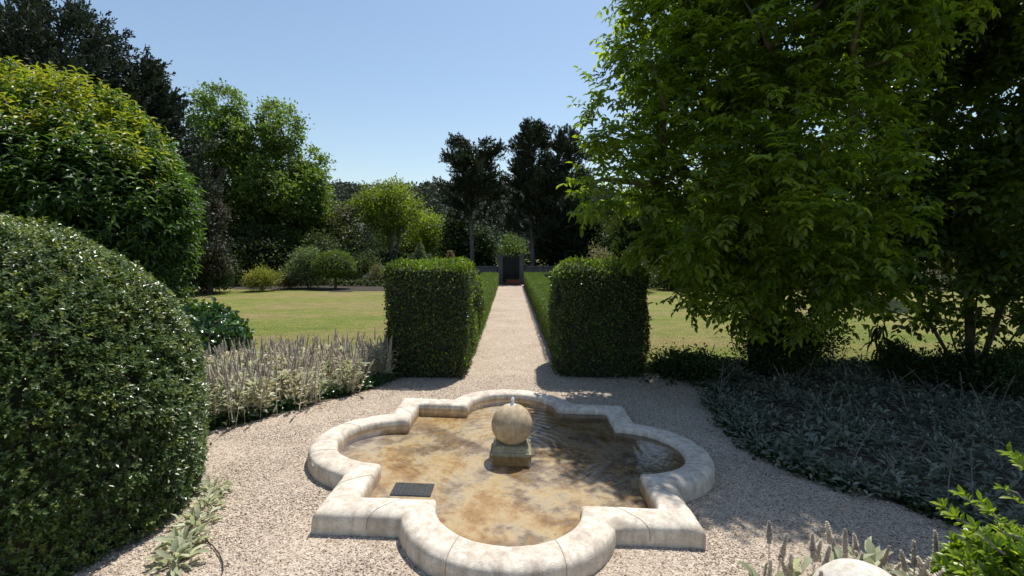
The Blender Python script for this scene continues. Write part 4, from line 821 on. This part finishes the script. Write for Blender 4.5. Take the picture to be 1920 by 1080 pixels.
t_ = MB(); wv, hv = .40, .34; v = [(-wv, -.2, 0), (wv, -.2, 0), (wv, .2, 0), (-wv, .2, 0), (-wv-.04, -.24, hv), (wv+.04, -.24, hv), (wv+.04, .24, hv), (-wv-.04, .24, hv), (-wv, -.2, hv), (wv, -.2, hv), (wv, .2, hv), (-wv, .2, hv), (-wv, -.2, hv-.08), (wv, -.2, hv-.08), (wv, .2, hv-.08), (-wv, .2, hv-.08)]
t_.add(v, [0,1,5,4, 1,2,6,5, 2,3,7,6, 3,0,4,7, 4,5,9,8, 5,6,10,9, 6,7,11,10, 7,4,8,11, 8,9,13,12, 9,10,14,13, 10,11,15,14, 11,8,12,15, 12,13,14,15], [4]*13); t_.build('trough', M['terracotta'], tp, .008)
t_ = MB(); t_.box((-wv-.055, -.255, hv-.05), (wv+.055, -.242, hv+.01)); t_.build('lip', M['terracotta'], tp)
n = 160; t_ = MB(); leaves(t_, np.stack([R.uniform(-wv, wv, n), R.uniform(-.18, .18, n), R.uniform(hv-.06, hv+.04, n)], -1), rdir(n)+np.array([0, 0, .8]), rdir(n), .09, .04); t_.build('foliage', M['shade'], tp)

# ================================================================== LAWN-EDGE SHRUBS (left)
bush('oval_bush', 'yellow-green oval clipped bush on the far edge of the left lawn', 491, 505, 545, 35, 'yellowbush', .10, 6000, rc=.07, up=.3)
bush('low_bush', 'low reddish-brown bush just right of the yellow-green oval bush', 544, 518, 541, 22, 'redbush', .09, 2400)
bush('feathery_bush', 'soft grey-green rounded bush between low red bush and umbrella topiary', 578, 466, 540, 48, 'greybush', .12, 8000, rc=.06, up=.3)
g = G(629, 541); zt = at(629, 474, g[1])[2]; zb_ = at(629, 517, g[1])[2]; hw = 35/F*g[1]
topiary('umbrella_topiary', 'small tree clipped into an umbrella on a short bare trunk at the lawn edge', (g[0], g[1], 0), (hw, hw*.9), (zt-zb_)*.72, (zt-zb_)*.28, zb_+(zt-zb_)*.28, 2.2, 420, .11, 'greenbush', 'greenbush', .4, .06, 5, jit=.05, trunk=zb_*.95, shrink=.12, cat='tree')
bush('dark_bush', 'dark shaded bush at the lawn edge between the laurel and the tall green trees', 385, 478, 548, 62, 'shade', .14, 7000, Y=25.5)
bush('silver_tuft', 'small silver-grey tuft plant beside the pinkish shrub at the lawn edge', 688, 517, 533, 15, 'silver', .09, 1200)
bush('pinkish_shrub', 'small pinkish-brown shrub just left of the left hedge block', 708, 492, 534, 15, 'palebush', .09, 2400)
bush('dark_shrub', 'dark green low shrub beneath the lime-green tree', 690, 470, 531, 40, 'wood', .14, 4000)
bush('grey_low_bush', 'brownish low bush in shade right of the umbrella topiary', 660, 505, 533, 26, 'wood', .12, 2500)
def cone(name, label, px, top, Y, hw_px, m):
    o = thing(name, label, 'topiary', (at(px, 500, Y)[0], Y, 0)); zt = at(px, top, Y)[2]; r = hw_px/F*Y; n = 6000; t = 1-np.sqrt(R.random(n)); a = R.random(n)*6.28
    rr = r*(1-t)**.62; P = np.stack([rr*np.cos(a), rr*np.sin(a), t*zt], -1); Nn = nrm(np.stack([np.cos(a), np.sin(a), .35+0*a], -1)); mb = MB(); skin_leaves(mb, P, Nn, .08, .6, .02)
    tt = np.linspace(0, .98, 14); mb.lathe(np.stack([r*(1-tt)**.62*.93, tt*zt*.97], -1), 20, mat=1); mb.build('foliage', [M[m], M['core']], o)
cone('cone_topiary', 'green cone-shaped topiary behind the left hedge, left of the tan one', 788, 452, 30, 20, 'greybush')
cone('cone_topiary', 'tan brown pointed cone topiary peeping over the left hedge block', 845, 467, 27, 20, 'tanbush')
# shrubs at the right lawn edge
bush('pale_bush', 'pale flowering bush showing above the right hedge block', 1120, 457, 530, 38, 'palebush', .10, 6000, Y=22)
for i, (px, top, hw_, m_, lb) in enumerate([(1195, 470, 45, 'olive', 'brownish olive bush at the far right lawn edge beside the hedge block'), (1262, 480, 40, 'wood', 'dark bush at the right lawn edge, seen past the walnut foliage'),
        (1450, 455, 80, 'wood', 'wide dark bush beyond the right lawn behind the big tree trunk'), (1560, 440, 60, 'greenbush', 'green bush beyond the right lawn between the two big trees'), (1672, 450, 60, 'olive', 'olive bush beyond the right lawn left of the fanning stems'),
        (1800, 450, 70, 'palebush', 'pale dry-looking bush beyond the right lawn behind the fanning stems'), (1905, 440, 60, 'greenbush', 'green bush beyond the right lawn at the right edge'), (1350, 460, 60, 'wood', 'dark bush beyond the right lawn left of the walnut trunk')]):
    bush('lawn_edge_bush', lb, px, top, 541, hw_, m_, .15, 5000, Y=26.5+i % 3)
q = at(1589, 483, 20); o = thing('red_flowering_shrub', 'small bush with red flowers glimpsed through the leaves of the right trees', 'shrub', (q[0], 20, 0)); n = 900; mb = MB()
O = rdir(n)*np.array([.5, .5, .8])*R.random((n, 1))**.4+np.array([0, 0, q[2]-.5]); O[:, 2] = np.maximum(.02, O[:, 2]); leaves(mb, O, rdir(n), rdir(n), .12, .07); mb.build('foliage', M['wood'], o)
n = 160; mb = MB(); O = rdir(n)*.28+np.array([0, 0, q[2]]); leaves(mb, O, rdir(n), rdir(n), .10, .08); mb.build('flowers', M['red'], o)

# ================================================================== BACKGROUND TREES
tree('poplar_tree', 'tall green tree left of the pair on the far lawn edge, beside the dark conifer', 410, 155, 104, 35, 'poplar', zb=.3, ncl=2100, nl=24, rc=.27, L=.22, nb=30, k=.25, tr=.3)
tree('poplar_tree', 'broad tall green tree at the right of the left-hand wood, sloping down to the right', 522, 190, 98, 36, 'poplar', zb=.3, ncl=2100, nl=24, rc=.27, L=.22, nb=30, k=.25, tr=.3)
tree('poplar_tree', 'lower green tree filling the right flank of the tall left trees', 585, 315, 52, 37.5, 'poplar', zb=.3, ncl=800, nl=26, rc=.28, L=.2, tr=.16)
tree('brown_evergreen', 'dull brownish evergreen between the laurel and the tall green trees', 392, 345, 44, 25, 'brown', zb=.05, ncl=420, nl=30, rc=.22, L=.13, tr=.14)
tree('dark_undergrowth_tree', 'dark shaded evergreen at the back of the left lawn under the tall trees', 385, 420, 60, 32, 'wood', zb=.1, ncl=420, nl=26, rc=.28, L=.18)
tree('dark_undergrowth_tree', 'dark evergreen behind the yellow-green oval bush', 480, 425, 75, 33, 'wood', zb=.1, ncl=520, nl=26, rc=.28, L=.18)
tree('dark_undergrowth_tree', 'dark evergreen behind the feathery grey-green bush', 590, 430, 60, 34.5, 'wood', zb=.1, ncl=420, nl=26, rc=.28, L=.18)
tree('olive_tree', 'brownish olive-toned tree left of the lime-green tree', 642, 378, 52, 38, 'olive', zb=.8, ncl=420, nl=24, rc=.35, L=.2, tr=.18)
tree('olive_tree', 'small grey-green tree with thin leaning stems left of the lime-green tree', 655, 425, 45, 37, 'greybush', zb=.9, ncl=260, nl=22, rc=.28, L=.17, tr=.14, trunks=3)
tree('lime_tree', 'bright lime-green tree with several pale forking stems in the distance', 733, 342, 70, 40, 'lime', 'barkgrey', zb=2.7, ncl=520, nl=26, rc=.34, L=.2, tr=.22, trunks=4, nb=22, k=.3)
tree('light_green_tree', 'light green thin-leaved tree right of the lime-green tree', 805, 392, 42, 43, 'lime', 'bark', zb=.8, ncl=260, nl=20, rc=.4, L=.2, tr=.14, trunks=3)
tree('wood_tree', 'dark tree behind the green and tan cone topiaries', 790, 425, 60, 46, 'wood', zb=.2, ncl=420, nl=24, rc=.4, L=.25)
tree('wood_tree', 'dark low tree behind the lime-green tree stems', 715, 440, 60, 47, 'wood', zb=.2, ncl=420, nl=24, rc=.4, L=.25)
tree('wood_tree', 'dark tree around the trunk of the leftmost pine', 862, 392, 52, 39, 'shade', zb=.2, ncl=460, nl=24, rc=.34, L=.22)  # dark trees below the pines: shade is put into the leaf colour
tree('wood_tree', 'dark tree between the gate and the leftmost pine', 903, 430, 26, 38, 'shade', zb=.2, ncl=260, nl=24, rc=.34, L=.22)
tree('wood_tree', 'dark tree right of the gate below the pines', 1036, 400, 44, 39, 'shade', zb=.2, ncl=460, nl=24, rc=.34, L=.22)
tree('wood_tree', 'dark tree above the right hedge block below the pines', 1085, 385, 50, 37, 'shade', zb=.2, ncl=460, nl=24, rc=.34, L=.22)
bush('sunlit_shrub', 'sunlit pale green shrub rising behind the garden gate', 958, 436, 525, 34, 'greenbush', .16, 7000, Y=43)
tree('wood_tree', 'leafy background tree behind the left part of the walnut crown', 1200, 330, 80, 34, 'wood', zb=.2, ncl=500, nl=24, rc=.4, L=.25)
tree('wood_tree', 'background tree behind the walnut trunk beyond the lawn', 1360, 250, 95, 33, 'wood', zb=.2, ncl=600, nl=24, rc=.4, L=.25)
tree('wood_tree', 'background tree seen between the two big right-hand trees', 1540, 280, 100, 33, 'wood', zb=.2, ncl=600, nl=24, rc=.4, L=.25)
tree('wood_tree', 'background tree behind the fanning stems on the right', 1720, 300, 100, 33, 'wood', zb=.2, ncl=600, nl=24, rc=.4, L=.25)
tree('wood_tree', 'background tree beyond the lawn at the right edge', 1890, 260, 100, 33, 'wood', zb=.2, ncl=600, nl=24, rc=.4, L=.25)

def conifer(name, label, px, top, Y, prof, m, nb, zb, droop=.1, up=.2, L=.12, per=240, r0=.2, tuft=.22, base_px=None, bark='barkpine', lean=0, W=.35, cut=None, start=.35):
    """straight trunk, spreading limbs carrying upright needle tufts; prof(t) = limb length at height fraction t"""
    zt = at(px, top, Y)[2]; x0 = at(base_px or px, 500, Y)[0]; dx = at(px, top, Y)[0]-x0; o = thing(name, label, 'tree', (x0, Y, 0)); tk = MB(); fo = MB()
    zz = np.linspace(-.1, zt, 12); fx = np.interp(zz, [0, zt], [0, dx]); tk.tube(np.stack([fx+.05*np.sin(zz), .04*np.cos(zz*1.3), zz], -1), r0*(1-.93*np.linspace(0, 1, 12)), 10)
    for i in range(nb):
        t = R.random()**.85; h = zb+(zt-zb)*t; a = R.random()*6.28; ln = prof(t, a)*R.uniform(.65, 1.15)
        if ln < .15: continue
        m_ = 7; s = np.linspace(0, 1, m_); c_ = np.array([np.interp(h, [0, zt], [0, dx]), 0, h]); d = np.array([math.cos(a), math.sin(a), 0])
        pth = c_+d*(s*ln)[:, None]+np.array([0, 0, 1])*((up*s*s-droop*s)*ln)[:, None]+R.normal(size=(m_, 3))*.03*ln*s[:, None]
        tk.tube(pth, np.linspace(max(.015, r0*.25*ln/3), .008, m_), 5)
        # tufts along the limb
        k = max(3, int(per*ln/nb*.9)) if False else max(4, int(ln/tuft*2.6)); ts = start+(1-start)*R.random(k)**.7; ts[0] = 1; base = np.stack([np.interp(ts, s, pth[:, j]) for j in range(3)], -1)
        base += nrm(R.normal(size=(k, 3))*np.array([1, 1, .35]))*(R.random((k, 1))*ln*.22+.05); td = nrm(d*.8+np.array([0, 0, .9])+R.normal(size=(k, 3))*.4)
        q = 34; u = R.random(k*q); B_ = np.repeat(base, q, 0)+np.repeat(td, q, 0)*(u*tuft*1.8)[:, None]+R.normal(size=(k*q, 3))*(tuft*.17*(1.15-u))[:, None]
        D = nrm(np.repeat(td, q, 0)*1.1+rdir(k*q)*.8); leaves(fo, B_, D, rdir(k*q), L*R.uniform(.7, 1.3, k*q), L*W, np.clip(np.repeat(R.random(k), q)*.6+R.random(k*q)*.4, 0, 1), T_QUAD)
    fo.build('crown', M[m], o); tk.build('trunk', M[bark], o); return o
conifer('tall_conifer', 'tall dark ragged conifer rising behind the big rounded evergreen at left', 112, 34, 20, lambda t, a: (4.6*(1-t)**.68+.2), 'conifer', 250, 2.5, .05, .42, .17, tuft=.5, r0=.32, W=.36)
conifer('tall_conifer', 'dark brownish conifer flank sloping down beside the tall green trees', 268, 128, 21.5, lambda t, a: (2.5*(1-t)**.65+.2), 'conifer', 190, 1.0, .05, .3, .15, tuft=.34, r0=.2, W=.45)
conifer('pine_tree', 'leftmost pine with bare trunk and flat-topped crown left of the gate', 884, 272, 36, lambda t, a: 2.9*(1-t*.6)*(.55+.6*min(1, t*3))*(.75+.35*math.sin(2*a+9*t)), 'pine', 135, 4.1, -.05, .25, .16, tuft=.34, r0=.2, W=.4)
conifer('pine_tree', 'tallest dark pine with layered branches right of the gate', 997, 237, 36, lambda t, a: (2.9*(1-t)**.65+.35)*(.78+.32*math.sin(3*a+14*t))*(1 if math.sin(t*17) > -.5 else .5), 'pine', 215, 3.0, .0, .3, .16, tuft=.34, r0=.2, W=.4)
conifer('pine_tree', 'rightmost dark pine partly hidden by the big leafy tree', 1062, 252, 37, lambda t, a: (2.8*(1-t)**.55+.35)*(.78+.32*math.sin(2*a+12*t)), 'pine', 220, 1.6, .0, .3, .16, tuft=.34, r0=.2, W=.4)
conifer('cypress_tree', 'dark narrow cypress spire rising behind the walnut crown', 1630, -60, 24, lambda t, a: .8*(1-t)**.5+.1, 'conifer', 300, .3, -.7, .5, .12, tuft=.3, r0=.15, W=.45)
